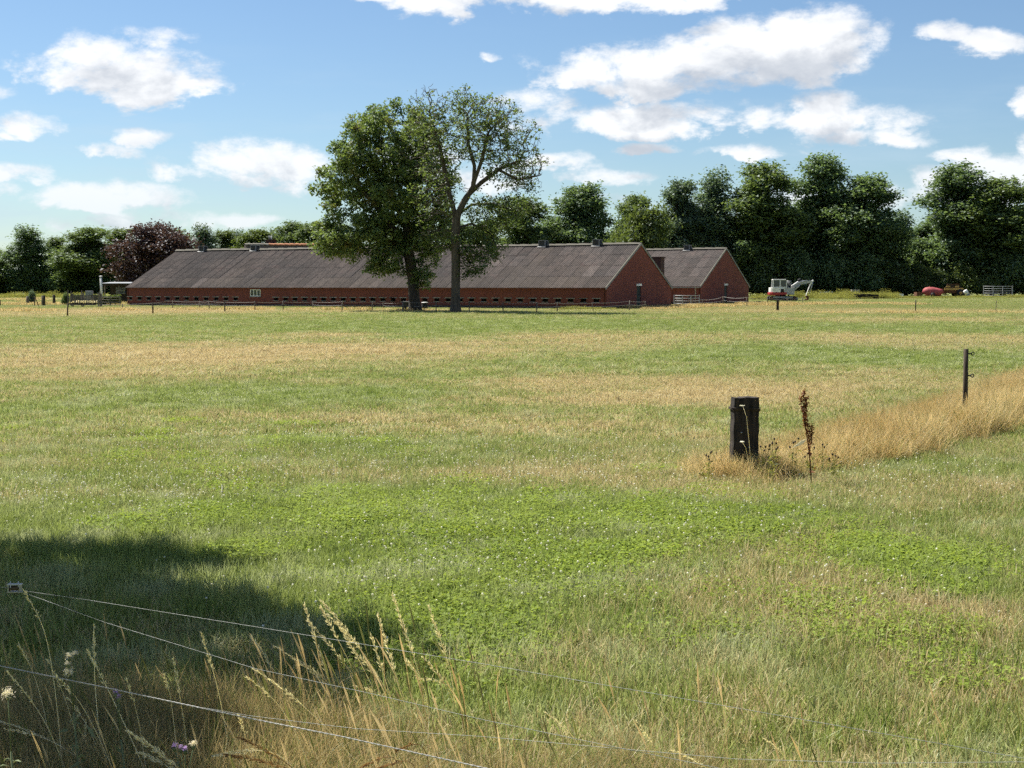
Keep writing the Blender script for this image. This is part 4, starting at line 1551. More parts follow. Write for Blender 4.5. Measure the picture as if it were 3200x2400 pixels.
def stem_patch(n, size, h0, h1, rs):
    mb_v, mb_f, rn, off = [], [], [], 0
    for i in range(n):
        x, y = rs.uniform(-size / 2, size / 2, 2)
        h = rs.uniform(h0, h1)
        a = rs.normal(math.pi, .8)
        ln = rs.uniform(.1, .45) * h
        d = np.array([math.cos(a), math.sin(a) * .6, 0])
        P = [np.array([x, y, 0]) + d * ln * t * t + np.array([0, 0, h * t]) for t in (0, .35, .7, .85, 1.0)]
        w = [.0011, .001, .0009, .004, .0006]
        c = rs.uniform(0, 1)
        for ax in (np.array([1, 0, 0]), np.array([0, 1, 0])):
            vs_ = []
            for p, ww in zip(P, w):
                vs_ += [p - ax * ww, p + ax * ww]
            mb_v += vs_
            mb_f += [(off + 2 * k, off + 2 * k + 1, off + 2 * k + 3, off + 2 * k + 2) for k in range(4)]
            rn += [c] * 10
            off += 10
    me = fast_mesh('s', np.array(mb_v), np.array(mb_f), np.array(rn))
    me.materials.append(M['hay'])
    return me

# --- taller dry grass: strips along fences
hm = [blades('h', 760, .8, (.16, .74), .0042, rs, 3, .22, .5, 'hay', tuft=.05, hpow=.9) for _ in range(4)]
hf = [blades('h', 700, 2.2, (.18, .55), .028, rs, 2, .2, .4, 'hay', tuft=.12) for _ in range(3)]
FENCE = [Vector((2.33, 14.2)), Vector((4.4, 16.5)), Vector((5.95, 18.6)), Vector((7.9, 22.3)), Vector((12, 29.5)), Vector((19, 42))]
hp, hs = [], []
for a, b in zip(FENCE[:-1], FENCE[1:]):
    L = (b - a).length
    nrm = Vector((b.y - a.y, a.x - b.x)).normalized()
    for i in range(int(L * 10)):
        t = random.uniform(0, 1)
        off = random.uniform(-.55, .30)
        p = a.lerp(b, t) + nrm * off
        far = (p - FENCE[0]).length
        if far < 1.0 and (p.x < 2.45 or abs(off) > .35): continue
        hgt = min(.80, .34 + far / 8) * (1 - .45 * abs(off) / .85)
        hp.append((p.x, p.y, 0))
        hs.append((1, 1, hgt))
for i in range(26):                                  # around the foot of the sleeper post
    a = random.uniform(0, 6.28)
    q = abs(random.gauss(0, .28))
    hp.append((2.33 + q * math.cos(a) * 1.2, 14.25 + q * math.sin(a), 0))
    hs.append((.7, .7, random.uniform(.22, .48)))
hi = [random.randrange(4) for _ in hp]
def far_strip(pts, width, n, hmin, hmax):
    for a, b in zip(pts[:-1], pts[1:]):
        L = (b - a).length
        for i in range(int(L * n)):
            p = a.lerp(b, random.random())
            x, y = p.x + random.gauss(0, width), p.y + random.gauss(0, width)
            if in_barns(np.array([x]), np.array([y]))[0]: continue
            hp.append((x, y, float(gz(x, y))))
            hs.append((1, 1, random.uniform(hmin, hmax)))
            hi.append(4 + random.randrange(3))
def g2(x, y):
    p = gp(x, y)
    return Vector((p.x, p.y))
far_strip([g2(-200, 972), g2(330, 972), g2(700, 968), g2(1150, 968), g2(1300, 970)], 2.2, .9, .3, .7)
far_strip([g2(-200, 948), g2(330, 952)], 5, 2.0, .3, .8)
far_strip([g2(-100, 935), g2(330, 938)], 9, 1.0, .3, .7)
far_strip([g2(1980, 966), g2(2190, 956), g2(2350, 955), g2(2700, 946), g2(2850, 950)], 1.8, 1.2, .35, .8)
far_strip([g2(2350, 948), g2(2800, 944)], 4, 1.2, .3, .6)
far_strip([g2(2500, 978), g2(3300, 978)], 1.6, .8, .25, .5)
hm2 = [stem_patch(9, .8, .4, .72, rs) for _ in range(2)]
for (x_, y_, z_), (a_, b_, c_), i_ in list(zip(hp, hs, hi)):
    if i_ < 4 and c_ > .4 and random.random() < .45:
        hp.append((x_, y_, z_)); hs.append((1, 1, c_ * 1.05)); hi.append(7 + random.randrange(2))
scatter('dry_grass', hm + hf + hm2, np.array(hp), rs.uniform(0, 6.28, len(hp)), np.array(hs), np.array(hi), label='tall straw coloured grass standing along the fence lines')

# --- reddish brown bent grass on the verge at the bottom left
bm = [blades('b', 900, .8, (.22, .55), .0028, rs, 3, .14, .5, 'bent', tuft=.05, hpow=.6) for _ in range(3)]
bp, bs = [], []
for i in range(130):
    y = random.uniform(4.3, 5.7)
    x = random.uniform(-2.9, -.35) + (6 - y) * .25
    e = min(1.0, max(.35, (-.2 - x) / 1.0))
    bp.append((x, y, 0))
    bs.append((1, 1, random.uniform(.45, .8) * e))
for i in range(22):
    y = random.uniform(4.4, 5.2)
    x = random.uniform(-.5, .7)
    bp.append((x, y, 0))
    bs.append((1, 1, random.uniform(.2, .4)))
scatter('verge_grass', bm, np.array(bp), rs.uniform(0, 6.28, len(bp)), np.array(bs), rs.integers(0, 3, len(bp)), label='fine reddish brown grass on the near verge')

# --- thin seeding stems mixed into the verge
sm_ = [stem_patch(9, .8, .25, .5, rs) for _ in range(3)]
sp_ = [(random.uniform(-2.9, -.4) + (6 - y_) * .25, y_, 0) for y_ in [random.uniform(4.3, 6.2) for _ in range(42)]]
sp_ += [(random.uniform(-.6, 3.0), random.uniform(4.6, 5.6), 0) for _ in range(7)]
scatter('verge_stems', sm_, np.array(sp_), rs.uniform(-.5, .5, len(sp_)), np.repeat(rs.uniform(.7, 1.1, (len(sp_), 1)), 3, 1) * np.array([1, 1, 1]), rs.integers(0, 3, len(sp_)), label='thin straw stems standing among the verge grass')

# --- rank green weeds round the excavator and the scrap by the wood
wm = []
for i in range(3):
    n = 420
    C = np.column_stack([rs.uniform(-.9, .9, n), rs.uniform(-.9, .9, n), rs.uniform(.05, 1.0, n) * rs.uniform(.5, 1.0, n)])
    me = leaf_mesh('w', C, .19, rs, .05, aspect=.28)
    me.materials.append(M['weed'])
    wm.append(me)
wp, ws = [], []
def weeds(x0, x1, y0, y1, n, h0, h1):
    for i in range(n):
        px = random.uniform(x0, x1)
        D = random.uniform(y0, y1)
        p = on(px, D)
        wp.append(tuple(p))
        lump = .55 + .45 * math.sin(px * .021 + 1.3 * math.sin(px * .05)) * math.sin(D * .9 + px * .011)
        ws.append((random.uniform(.6, 1.1), random.uniform(.6, 1.1), random.uniform(h0 * .5, h1) * max(lump, .25)))
weeds(2480, 2800, 184, 194, 260, .7, 1.5)
weeds(2560, 2720, 180, 186, 70, .5, 1.0)
weeds(2360, 2440, 176, 186, 50, .4, .9)
weeds(2780, 3020, 186, 192, 120, .2, .45)
weeds(3000, 3300, 190, 200, 80, .3, .6)
weeds(1740, 1900, 119, 121.4, 40, .15, .45)
weeds(-60, 330, 250, 276, 160, .6, 1.6)
scatter('weeds', wm, np.array(wp), rs.uniform(0, 6.28, len(wp)), np.array(ws), rs.integers(0, 3, len(wp)), label='rank green weeds growing by the wood and the yard')

# --- white clover in bloom
ch = MB()
ch.ball((0, 0, .07), (.0078, .0078, .007), 7, 5)
ch.tube([(0, 0, 0), (.002, 0, .066)], .0012, 3, cap=False)
cm = ch.mesh('c')
cm.materials.append(M['white_petal'])
cp_, cs_ = [], []
CLOVER = [(1500, 1660, 700, 130, 620), (1600, 1800, 420, 80, 520), (2250, 1620, 320, 60, 420), (900, 1600, 600, 60, 300), (2750, 1830, 350, 70, 140), (1150, 1850, 300, 80, 90),
          (300, 1540, 400, 50, 420), (2600, 1130, 700, 30, 1500), (700, 1240, 500, 30, 700), (1700, 1075, 900, 18, 900), (2950, 1095, 400, 14, 700), (1000, 1000, 700, 10, 600),
          (1300, 1420, 600, 60, 420), (600, 1400, 500, 60, 420), (2850, 1480, 300, 50, 160), (1500, 1480, 500, 50, 300), (2400, 1000, 700, 12, 500)]
for (x, y, hw, hh, n) in CLOVER:
    for i in range(int(n * (.42 if y > 1560 else (1.3 if y > 1200 else .5)))):
        q = gp(random.gauss(x, hw * .8), max(random.gauss(y, hh * .9), 960))
        if q.y < 5: continue
        sc = 1.0 if q.y < 20 else min(1.5, 1 + (q.y - 20) / 60)
        cp_.append((q.x, q.y, q.z - (.0 if q.y < 20 else .03)))
        cs_.append((sc, sc, 1.0 * random.uniform(.6, 1.3) if q.y < 20 else sc * .8))
scatter('clover_flowers', [cm], np.array(cp_), rs.uniform(0, 6.28, len(cp_)), np.array(cs_), np.zeros(len(cp_)), label='white clover heads scattered through the pasture')

# ------------------------------------------------------------------ excavator
def excavator():
    D = 172.0
    base = on(2443, D)
    e = empty('mini_excavator', base, 0)
    tag(e, 'white and red tracked mini excavator parked beside the short barn', 'excavator')
    # tracks
    for sy in (-1, 1):
        y0 = sy * .72
        n = 26
        prof = []
        for i in range(n):
            a = 2 * math.pi * i / n
            x = math.cos(a) * .27 + (1.36 if math.cos(a) > 0 else -1.36)
            prof.append((x, y0 - .2, .28 + math.sin(a) * .27))
        tr = MB().prism(prof, (0, .4, 0)).build('track', 'black', e)
        for x in (-1.36, 1.36):
            MB().tube([(x, y0 - .23, .28), (x, y0 + .23, .28)], .17, 12).build('sprocket', 'rust', tr)
        for x in (-.9, -.45, 0, .45, .9):
            MB().tube([(x, y0 - .22, .13), (x, y0 + .22, .13)], .09, 10).build('roller', 'rust', tr)
        bx('track_frame', 'galv', tr, -1.2, 1.2, y0 - .215, y0 - .19, .34, .5)
    bx('undercarriage', 'black', e, -.7, .7, -.5, .5, .2, .62)
    MB().tube([(0, 0, .6), (0, 0, .72)], .5, 18).build('slew_ring', 'black', e)
    # house: rounded counterweight at the rear (-x)
    def house(x0, x1, yw, z0, z1, mat, name, round_=.0):
        pts = []
        if round_:
            for i in range(9):
                a = math.pi / 2 + math.pi * i / 8
                pts.append((x0 + round_ + math.cos(a) * round_, math.sin(a) * yw, z0))
        else:
            pts += [(x0, yw, z0), (x0, -yw, z0)]
        pts += [(x1, -yw, z0), (x1, yw, z0)]
        return MB().prism(pts, (0, 0, z1 - z0)).build(name, mat, e, .04)
    house(-1.67, .46, .92, .70, 1.0, 'red_paint', 'counterweight', .5)
    house(-1.55, .20, .90, 1.003, 1.58, 'white_paint', 'engine_cover', .5)
    house(.203, 1.38, .88, .72, 1.57, 'grey_and_shaded_paint', 'side_cover')  # white panel coloured grey for its side away from the sun
    bx('grille', 'black', e, -.28, .12, -.93, -.9, 1.02, 1.42)
    bx('lower_plate', 'faded_red', e, -1.3, -.35, -.80, .80, .62, .69)
    # cab with pillars and glass
    y0, y1 = -.86, .14
    cab = bx('cab_roof', 'white_paint', e, -1.22, .34, y0, y1, 2.46, 2.58, .04)
    for (xa, xb, tilt) in ((-1.24, -1.14, 0), (-.42, -.30, 0), (.36, .46, 0)):
        for yy in (y0, y1 - .08):
            bx('pillar', 'white_paint', e, xa, xb, yy, yy + .08, 1.585, 2.455)
    bx('cab_sill', 'white_paint', e, -1.24, .46, y0 - .004, y0 + .09, 1.582, 1.68)
    for (xa, xb) in ((-1.135, -.425), (-.295, .355)):
        bx('side_window', 'glass', e, xa, xb, y0 + .02, y0 + .04, 1.685, 2.45)
        bx('side_window', 'glass', e, xa, xb, y1 - .04, y1 - .02, 1.6, 2.45)
    bx('rear_window', 'glass', e, -1.21, -1.19, y0 + .085, y1 - .085, 1.6, 2.45)
    bx('windscreen', 'glass', e, .39, .41, y0 + .085, y1 - .085, 1.6, 2.45)
    st = bx('seat', 'black', e, -.75, -.2, -.6, -.12, 1.6, 1.9, .05)
    bx('backrest', 'black', st, -.85, -.7, -.6, -.12, 1.9, 2.3, .04)
    # guard rail in front of the cab
    for yy in (-.35, .35):
        MB().tube([(.62, yy, 1.56), (.66, yy, 2.42), (1.0, yy, 2.42), (1.26, yy, 1.58)], .028, 6).build('guard_rail', 'galv', e)
        MB().tube([(.9, yy, 2.42), (.86, yy, 1.9), (.72, yy, 1.58)], .022, 6).build('guard_rail', 'galv', e)
    MB().tube([(.66, -.35, 2.42), (.66, .35, 2.42)], .028, 6).build('guard_rail', 'galv', e)
    # boom: folded box section
    def limb(name, pts, mat, yw=.13):
        up = [(x, -yw, z + h / 2) for x, z, h in pts]
        dn = [(x, -yw, z - h / 2) for x, z, h in reversed(pts)]
        return MB().prism(up + dn, (0, 2 * yw, 0)).build(name, mat, e, .02)
    limb('boom', [(1.12, 1.30, .34), (1.75, 1.90, .46), (2.35, 2.20, .52), (2.9, 2.24, .40), (3.6, 2.28, .24)], 'grey_and_shaded_paint', .14)  # grey colour stands for the shaded flank of the boom
    MB().tube([(1.15, 0, 1.68), (1.98, 0, 2.25)], .12, 8).build('boom_lit_top', 'white_paint', e)  # white tube added to paint the sunlit upper face of the boom
    MB().tube([(1.95, -.02, 2.40), (2.15, -.02, 2.52), (2.35, 0, 2.42)], [.13, .17, .12], 8).build('hose_bundle', 'black', e)
    MB().tube([(2.0, -.2, 2.15), (2.9, -.2, 2.45)], .06, 8).build('cylinder', 'steel', e)
    MB().tube([(1.3, -.2, 1.1), (2.2, -.2, 1.95)], .065, 8).build('cylinder', 'steel', e)
    limb('arm', [(3.72, 2.36, .22), (3.45, 1.95, .30), (3.15, 1.20, .22), (2.92, .56, .16)], 'white_paint', .11)
    MB().tube([(3.66, 0, 2.45), (3.76, 0, 2.3)], .13, 8).build('arm_pivot', 'white_paint', e)
    MB().tube([(3.75, 0, 2.2), (3.55, 0, 1.5), (3.3, 0, .8)], .055, 8).build('bucket_cylinder', 'steel', e)
    bk = MB().prism([(2.86, -.3, .62), (3.2, -.3, .55), (3.24, -.3, .16), (3.02, -.3, .02), (2.74, -.3, .1), (2.80, -.3, .2), (3.0, -.3, .2), (3.06, -.3, .42), (2.9, -.3, .5)], (0, .6, 0)).build('bucket', 'rust', e)
    for i in range(4):
        yy = -.24 + i * .16
        bx('tooth', 'steel', bk, 2.64, 2.76, yy - .03, yy + .03, .07, .13)
    # dozer blade behind the tracks
    bx('dozer_blade', 'galv', e, 1.72, 1.8, -.9, .9, .05, .42)
excavator()

# ------------------------------------------------------------------ scrap and stores by the wood
def timber_pile():
    p = on(2706, 181)
    o = empty('timber_pile', p, R(8))
    tag(o, 'low pile of black old timbers in the grass right of the excavator', 'timber pile')
    rr = random.Random(4)
    for i in range(16):
        l = rr.uniform(1.4, 2.9)
        x, y, z = rr.uniform(-1.0, .9), rr.uniform(-.5, .5), .1 + (i // 4) * .15
        MB().box((x, y, z), (l, .2, .13), rz=rr.uniform(-.25, .25), ry=rr.uniform(-.06, .06)).build('timber', 'tar_wood', o)
timber_pile()

def red_tank():
    p = on(2914, 199)
    o = empty('red_tank', p, R(-18))
    tag(o, 'faded red round tank lying in the grass before the wood', 'tank')
    pts, rad = [], []
    for x, r_ in ((-1.25, .05), (-1.22, .25), (-1.08, .5), (-.85, .66), (-.5, .72), (0, .70), (.5, .62), (1.0, .52), (1.3, .44), (1.36, .2)):
        pts.append((x, 0, .72 + (r_ - .72) * .35))
        rad.append(r_)
    MB().tube(pts, rad, 18).build('tank_shell', 'faded_red', o)
    MB().tube([(-.3, 0, 1.36), (-.3, 0, 1.52)], .16, 10).build('hatch', 'rust', o)
    bx('drawbar', 'rust', o, 1.36, 2.2, -.06, .06, .3, .42)
    for sy in (-1, 1):
        w = MB().tube([(.1, sy * .78, .32), (.1, sy * .96, .32)], .32, 14).build('wheel', 'black', o)
        MB().tube([(.1, sy * .75, .32), (.1, sy * .99, .32)], .14, 10).build('rim', 'rust', w)
red_tank()

def spreader():
    p = on(2973, 201)
    o = empty('manure_spreader', p, R(4))
    tag(o, 'rusty old manure spreader with yellow band beside the red tank', 'spreader')
    hop = MB()
    a = [(-1.25, -.8), (1.35, -.8), (1.35, .8), (-1.25, .8)]
    hop.prism([(-1.35, -.85, 1.25), (1.45, -.85, 1.25), (1.0, -.75, .55), (-.95, -.75, .55)], (0, 1.6, 0))
    hop.build('hopper', 'rust', o)
    bx('upper_band', 'yellow', o, -1.34, 1.42, -.93, -.855, .98, 1.27)
    hd = MB().prism([(-1.2, -.8, 1.27), (1.25, -.8, 1.27), (.75, -.75, 1.75), (-.85, -.75, 1.75)], (0, .08, 0))
    hd.build('rear_hood', 'dark_wood', o)
    bx('hood_rail', 'rust', o, -.9, .8, -.82, -.72, 1.752, 1.84)
    for x in (-.75, .5):
        bx('hood_patch', 'yellow', o, x - .28, x + .28, -.86, -.81, 1.36, 1.6)
    for sy in (-1, 1):
        w = MB().tube([(.95, sy * .85, .55), (.95, sy * 1.1, .55)], .55, 16).build('wheel', 'black', o)
        MB().tube([(.95, sy * .82, .55), (.95, sy * 1.13, .55)], .22, 10).build('rim', 'yellow', w)
    bx('axle', 'rust', o, .85, 1.05, -.85, .85, .47, .62)
    bx('drawbar', 'rust', o, -2.4, -.9, -.08, .08, .45, .58)
spreader()

def drum():
    p = on(3022, 199)
    o = empty('plastic_drum', p, 0)
    tag(o, 'white and blue plastic drum leaning right of the spreader', 'drum')
    MB().tube([(-.28, 0, .95), (-.1, 0, .66), (.04, 0, .42)], [.28, .3, .3], 14).build('upper_half', 'white_paint', o)
    MB().tube([(.04, 0, .42), (.2, 0, .12)], [.3, .29], 14).build('lower_half', 'tarp', o)
drum()

def livestock_gate(name, label, px0, px1, ytop, D, rails, mat='galv', uprights=4, cat='gate'):
    p0, p1 = on(px0, D), on(px1, D)
    o = empty(name, p0, 0)
    tag(o, label, cat)
    L = p1.x - p0.x
    h = 1.9 - (ytop - 897) * D / F - p0.z
    for i in range(rails):
        z = h * (.16 + .82 * i / (rails - 1))
        MB().tube([(0, 0, z), (L / 2, 0, z - .02), (L, 0, z)], .038, 6).build('rail', mat, o)
    for i in range(uprights):
        x = L * i / (uprights - 1)
        bx('upright', mat, o, x - .04, x + .04, -.05, .05, 0, h + (.08 if i in (0, uprights - 1) else -.03))
    return o
livestock_gate('livestock_gate', 'grey tubular livestock gate standing before the wood at far right', 3074, 3164, 894, 197, 5)
livestock_gate('livestock_gate', 'pale metal yard gate in the gap between the two barns', 2107, 2186, 923, 149, 4, 'galv', 4)
livestock_gate('rail_fence', 'weathered four rail fence joining the hay rack to the barn', 312, 374, 928, 141, 4, 'old_wood', 3, 'fence')

def slab(px, D, w, h, label, mat='concrete'):
    o = empty('concrete_slab', on(px, D), R(random.uniform(-12, 12)))
    tag(o, label, 'slab', 'slabs lying before the wood')
    z = 0
    for i in range(2):
        bx('slab', mat, o, -w / 2 + .05 * i, w / 2 + .03 * i, -.5, .5, z + .003, z + h / 2)
        z += h / 2
slab(2582, 198, 1.6, .75, 'thin pale slabs behind the weeds just right of the excavator arm', 'white_paint')
slab(2672, 199, 1.1, 1.05, 'grey slabs stacked behind the timber pile')
slab(2785, 196, 1.3, .42, 'flat grey slabs right of the timber pile')
slab(2812, 197, .8, .45, 'small white slabs left of the red tank', 'white_paint')
slab(2868, 199, .75, .7, 'brown stacked slabs close to the red tank', 'rust')

# ------------------------------------------------------------------ hay rack and clutter at the left end of the barn
def hay_rack():
    D = 136.0
    k = D / F
    p = on(263, D)
    o = empty('hay_rack', p, 0)
    tag(o, 'grey wooden hay rack with upright slats left of the long barn', 'hay rack')
    X = lambda px: (px - 263) * k
    hgt = lambda y: 1.9 - (y - 897) * k
    for px, yt in ((217, 906), (222, 914), (250, 905), (255, 912), (307, 906), (311, 914)):
        for yy in ((-.5, .5) if px in (217, 311) else (.5,)):
            bx('post', 'old_wood', o, X(px) - .055, X(px) + .055, yy - .05, yy + .05, 0, hgt(yt) - (.1 if yy > 0 else 0))
    for yy in (-.5, .5):
        for i in range(15):
            x = X(224 + i * 5.6)
            bx('slat', 'old_wood', o, x - .035, x + .035, yy - .02, yy + .02, .42 if yy < 0 else .5, 1.12 + .06 * math.sin(i * 2.3))
    for z in (.52, 1.02):
        bx('rail', 'old_wood', o, X(219), X(310), .525, .565, z, z + .08)
    for z in (.17, .29):
        bx('plank', 'dark_wood', o, X(222), X(304), -.565, -.525, z, z + .11)
    bx('floor', 'dark_wood', o, X(222), X(304), -.5, .5, .3, .35)
    rr = np.random.default_rng(5)
    n = 260
    C = np.column_stack([rr.uniform(X(226), X(302), n), rr.uniform(-.4, .4, n), .4 + rr.uniform(0, .2, n)])
    me = leaf_mesh('hay', C, .2, rr, .4, aspect=.4)
    me.materials.append(M['dry_stalk'])
    tag(link('hay', me, None, o), kind='stuff')
    q = empty('water_tank', on(279, 147), 0)
    tag(q, 'grey square tank standing behind the hay rack', 'tank')
    bx('tank_body', 'tarp', q, -.34, .34, -.3, .3, .45, 1.5, .03)
    bx('stand', 'galv', q, -.36, .36, -.32, .32, 0, .447)
hay_rack()
for px, D, h, r_, lean, lb in ((85, 158, .85, .16, .05, 'pale split stump post, leftmost of the thick posts by the hay rack'), (136.5, 143, 1.05, .13, 0, 'thick dark post second from the hay rack'),
        (131, 146, 1.0, .08, 0, 'thin post standing close to the thick dark post'), (168, 152, 1.05, .15, 0, 'thick dark post closest to the hay rack')):
    o = empty('stout_post', on(px, D), random.uniform(0, 3))
    tag(o, lb, 'post')
    MB().tube([(0, 0, -.05), (lean * .5, 0, h * .5), (lean, 0, h)], [r_ * 1.1, r_, r_ * .95], 9).build('shaft', 'dark_wood' if r_ > .1 and px > 100 else 'old_wood', o)
    MB().tube([(lean, 0, h - .002), (lean, 0, h + .02)], [r_ * .96, r_ * .8], 9).build('cut_end', 'old_wood', o)
o = empty('braced_post', on(107, 141), 0)
tag(o, 'thin straining post with slanting brace left of the hay rack', 'post')
MB().tube([(0, 0, 0), (.02, 0, .98)], .05, 7).build('shaft', 'dark_wood', o)
MB().tube([(.42, -.1, 0), (.3, -.05, .35), (.06, 0, .82)], .045, 7).build('brace', 'dark_wood', o)
tree_at(205, 922, 12, 150, BUSH, 'small brown-green bush touching the hay rack', None, 'leaf_mid', h0=5, r0=3.0, name='bush', cat='bush')
tree_at(99, 915, 12, 160, BUSH, 'little grey shrub beside the braced post', None, 'leaf_blue', h0=5, r0=3.0, name='bush', cat='bush')

# clipped hedge behind the rails
def hedge():
    D = 150.0
    p0, p1 = on(228, D), on(376, D)
    rr = np.random.default_rng(9)
    n = 5200
    L = p1.x - p0.x
    C = np.column_stack([rr.uniform(0, L, n), rr.uniform(-.35, .35, n), rr.uniform(.05, 1.05, n)])
    C[:, 2] += .06 * np.sin(C[:, 0] * 3)
    o = empty('hedge', p0, 0)
    tag(o, 'low clipped hedge behind the rail fence left of the barn', 'hedge')
    me = leaf_mesh('foliage', C, .16, rr, .5)
    me.materials.append(M['leaf_light'])
    link('foliage', me, None, o)
    s = MB()
    for i in range(24):
        x = L * (i + .5) / 24
        s.tube([(x, 0, 0), (x + .05, .03, .9)], .02, 4)
    s.build('stems', 'bark', o)
hedge()

# things at the foot of the left oak
def cart():
    o = empty('feed_cart', on(1272, 117), 0)
    tag(o, 'dark low cart half hidden behind the leafy oak trunk', 'cart')
    bx('box', 'black', o, -.36, .5, -.3, .3, .3, .68)
    bx('rim', 'galv', o, -.4, .54, -.34, .34, .683, .72)
    for x in (-.2, .35):
        MB().tube([(x, -.34, .18), (x, .34, .18)], .18, 12).build('wheel', 'black', o)
    q = empty('salt_barrel', on(1327, 118), 0)
    tag(q, 'dark barrel with bright lid right of the leafy oak trunk', 'barrel')
    MB().tube([(0, 0, 0), (0, 0, .3), (0, 0, .58)], [.22, .27, .22], 14).build('body', 'black', q)
    MB().tube([(0, 0, .583), (0, 0, .63), (0, 0, .66)], [.29, .27, .1], 14).build('lid', 'white_paint', q)
cart()

# ------------------------------------------------------------------ fences across the field
def fence_post(p, h, r_, lean, label, group, mat='old_wood', square=False):
    o = empty('fence_post', p, random.uniform(-.2, .2))
    tag(o, label, 'fence post', group)
    if square:
        bx('shaft', mat, o, -r_, r_, -r_, r_, -.1, h, .01)
    else:
        MB().tube([(0, 0, -.1), (lean * .4, 0, h * .5), (lean, 0, h)], [r_, r_ * .97, r_ * .9], 7).build('shaft', mat, o)
    for z in (h * .9, h * .55):
        MB().tube([(lean * z / h, -r_ - .03, z - .02), (lean * z / h, -r_ - .03, z + .04)], .022, 6).build('insulator', 'black', o)
    return o
def wire_run(tops, frac, label, group, rad=.008, sag=.05):
    pts = []
    for (p, h), (q, g) in zip(tops[:-1], tops[1:]):
        a = p + Vector((0, -.07, h * frac))
        b = q + Vector((0, -.07, g * frac))
        for i in range(6):
            t = i / 6
            v = a.lerp(b, t)
            v.z -= sag * 4 * t * (1 - t)
            pts.append(v)
    pts.append(tops[-1][0] + Vector((0, -.07, tops[-1][1] * frac)))
    o = MB().tube(pts, rad, 4, smooth=False).build('fence_wire', 'rope', None)
    tag(o, label, 'fence wire', group)
BF = [(383, 967, .45), (540, 966, .75), (624, 967, .72), (654, 968, .75), (797, 971, .75), (885, 969, .75), (978, 968, .7), (1069, 972, .8), (1163, 970, .72), (1198, 968, .6), (1259, 974, .8), (1363, 973, .75),
      (1466, 973, .75), (1572, 975, .75), (1677, 978, .8), (1741, 975, .72), (1854, 974, .72), (1967, 972, .85), (2018, 966, .7)]
tops = []
GF = 'posts of the wire fence along the long barn'
for i, (px, py, h) in enumerate(BF):
    p = gp(px, py)
    lean = random.uniform(-.05, .05)
    fence_post(p, h, .045 if px != 1854 else .03, lean if px != 1854 else -.1, 'weathered fence post along the long barn, %s from its left end' % ORD[i], GF, 'old_wood')
    tops.append((p, h))
wire_run(tops, .92, 'upper slack wire of the fence along the long barn', 'wires of the barn fence')
wire_run(tops, .58, 'lower slack wire of the fence along the long barn', 'wires of the barn fence')
tops = []
for i, (px, py, h) in enumerate(((2112, 957, .7), (2195, 955, .62), (2261, 955, .95), (2334, 957, .92), (2398, 950, .65), (2460, 949, .62), (2509, 948, .7))):
    p = gp(px, py)
    fence_post(p, h, .045, random.uniform(-.08, .08), 'fence post before the short barn and excavator, %s from the yard gate' % ORD[i], 'posts of the fence before the short barn')
    tops.append((p, h))
wire_run(tops, .95, 'pale sagging rope of the fence before the short barn', 'wires of the yard fence', .014, .12)
wire_run(tops, .55, 'lower sagging wire of the fence before the short barn', 'wires of the yard fence', .008, .1)
tops = []
for i, (px, py, h) in enumerate(((-160, 992, .85), (1, 956, .6), (211, 990, .84), (478, 981, .82), (703, 976, .8))):
    p = gp(px, py)
    fence_post(p, h, .05, random.uniform(-.06, .06), 'dark field fence post in the dry strip, %s from the left' % ORD[i], 'dark posts of the field fence', 'dark_wood')
    tops.append((p, h))
wire_run([tops[0]] + tops[2:], .9, 'thin wire of the dark posted field fence at left', 'wires of the field fence', .006)
fence_post(gp(2430, 972), .86, .10, 0, 'thick dark sleeper post in the field before the excavator', None, 'tar_wood', True)
fence_post(gp(2861, 977), .95, .04, 0, 'thin black fence post in the far field below the red tank', None, 'tar_wood')
fence_post(gp(3112, 978), .9, .022, .02, 'thin stick post in the far field below the livestock gate', None, 'old_wood')
fence_post(Vector((12, 29.5, 0)), 1.1, .04, 0, 'fence post past the right end of the tall dry grass', None, 'dark_wood')

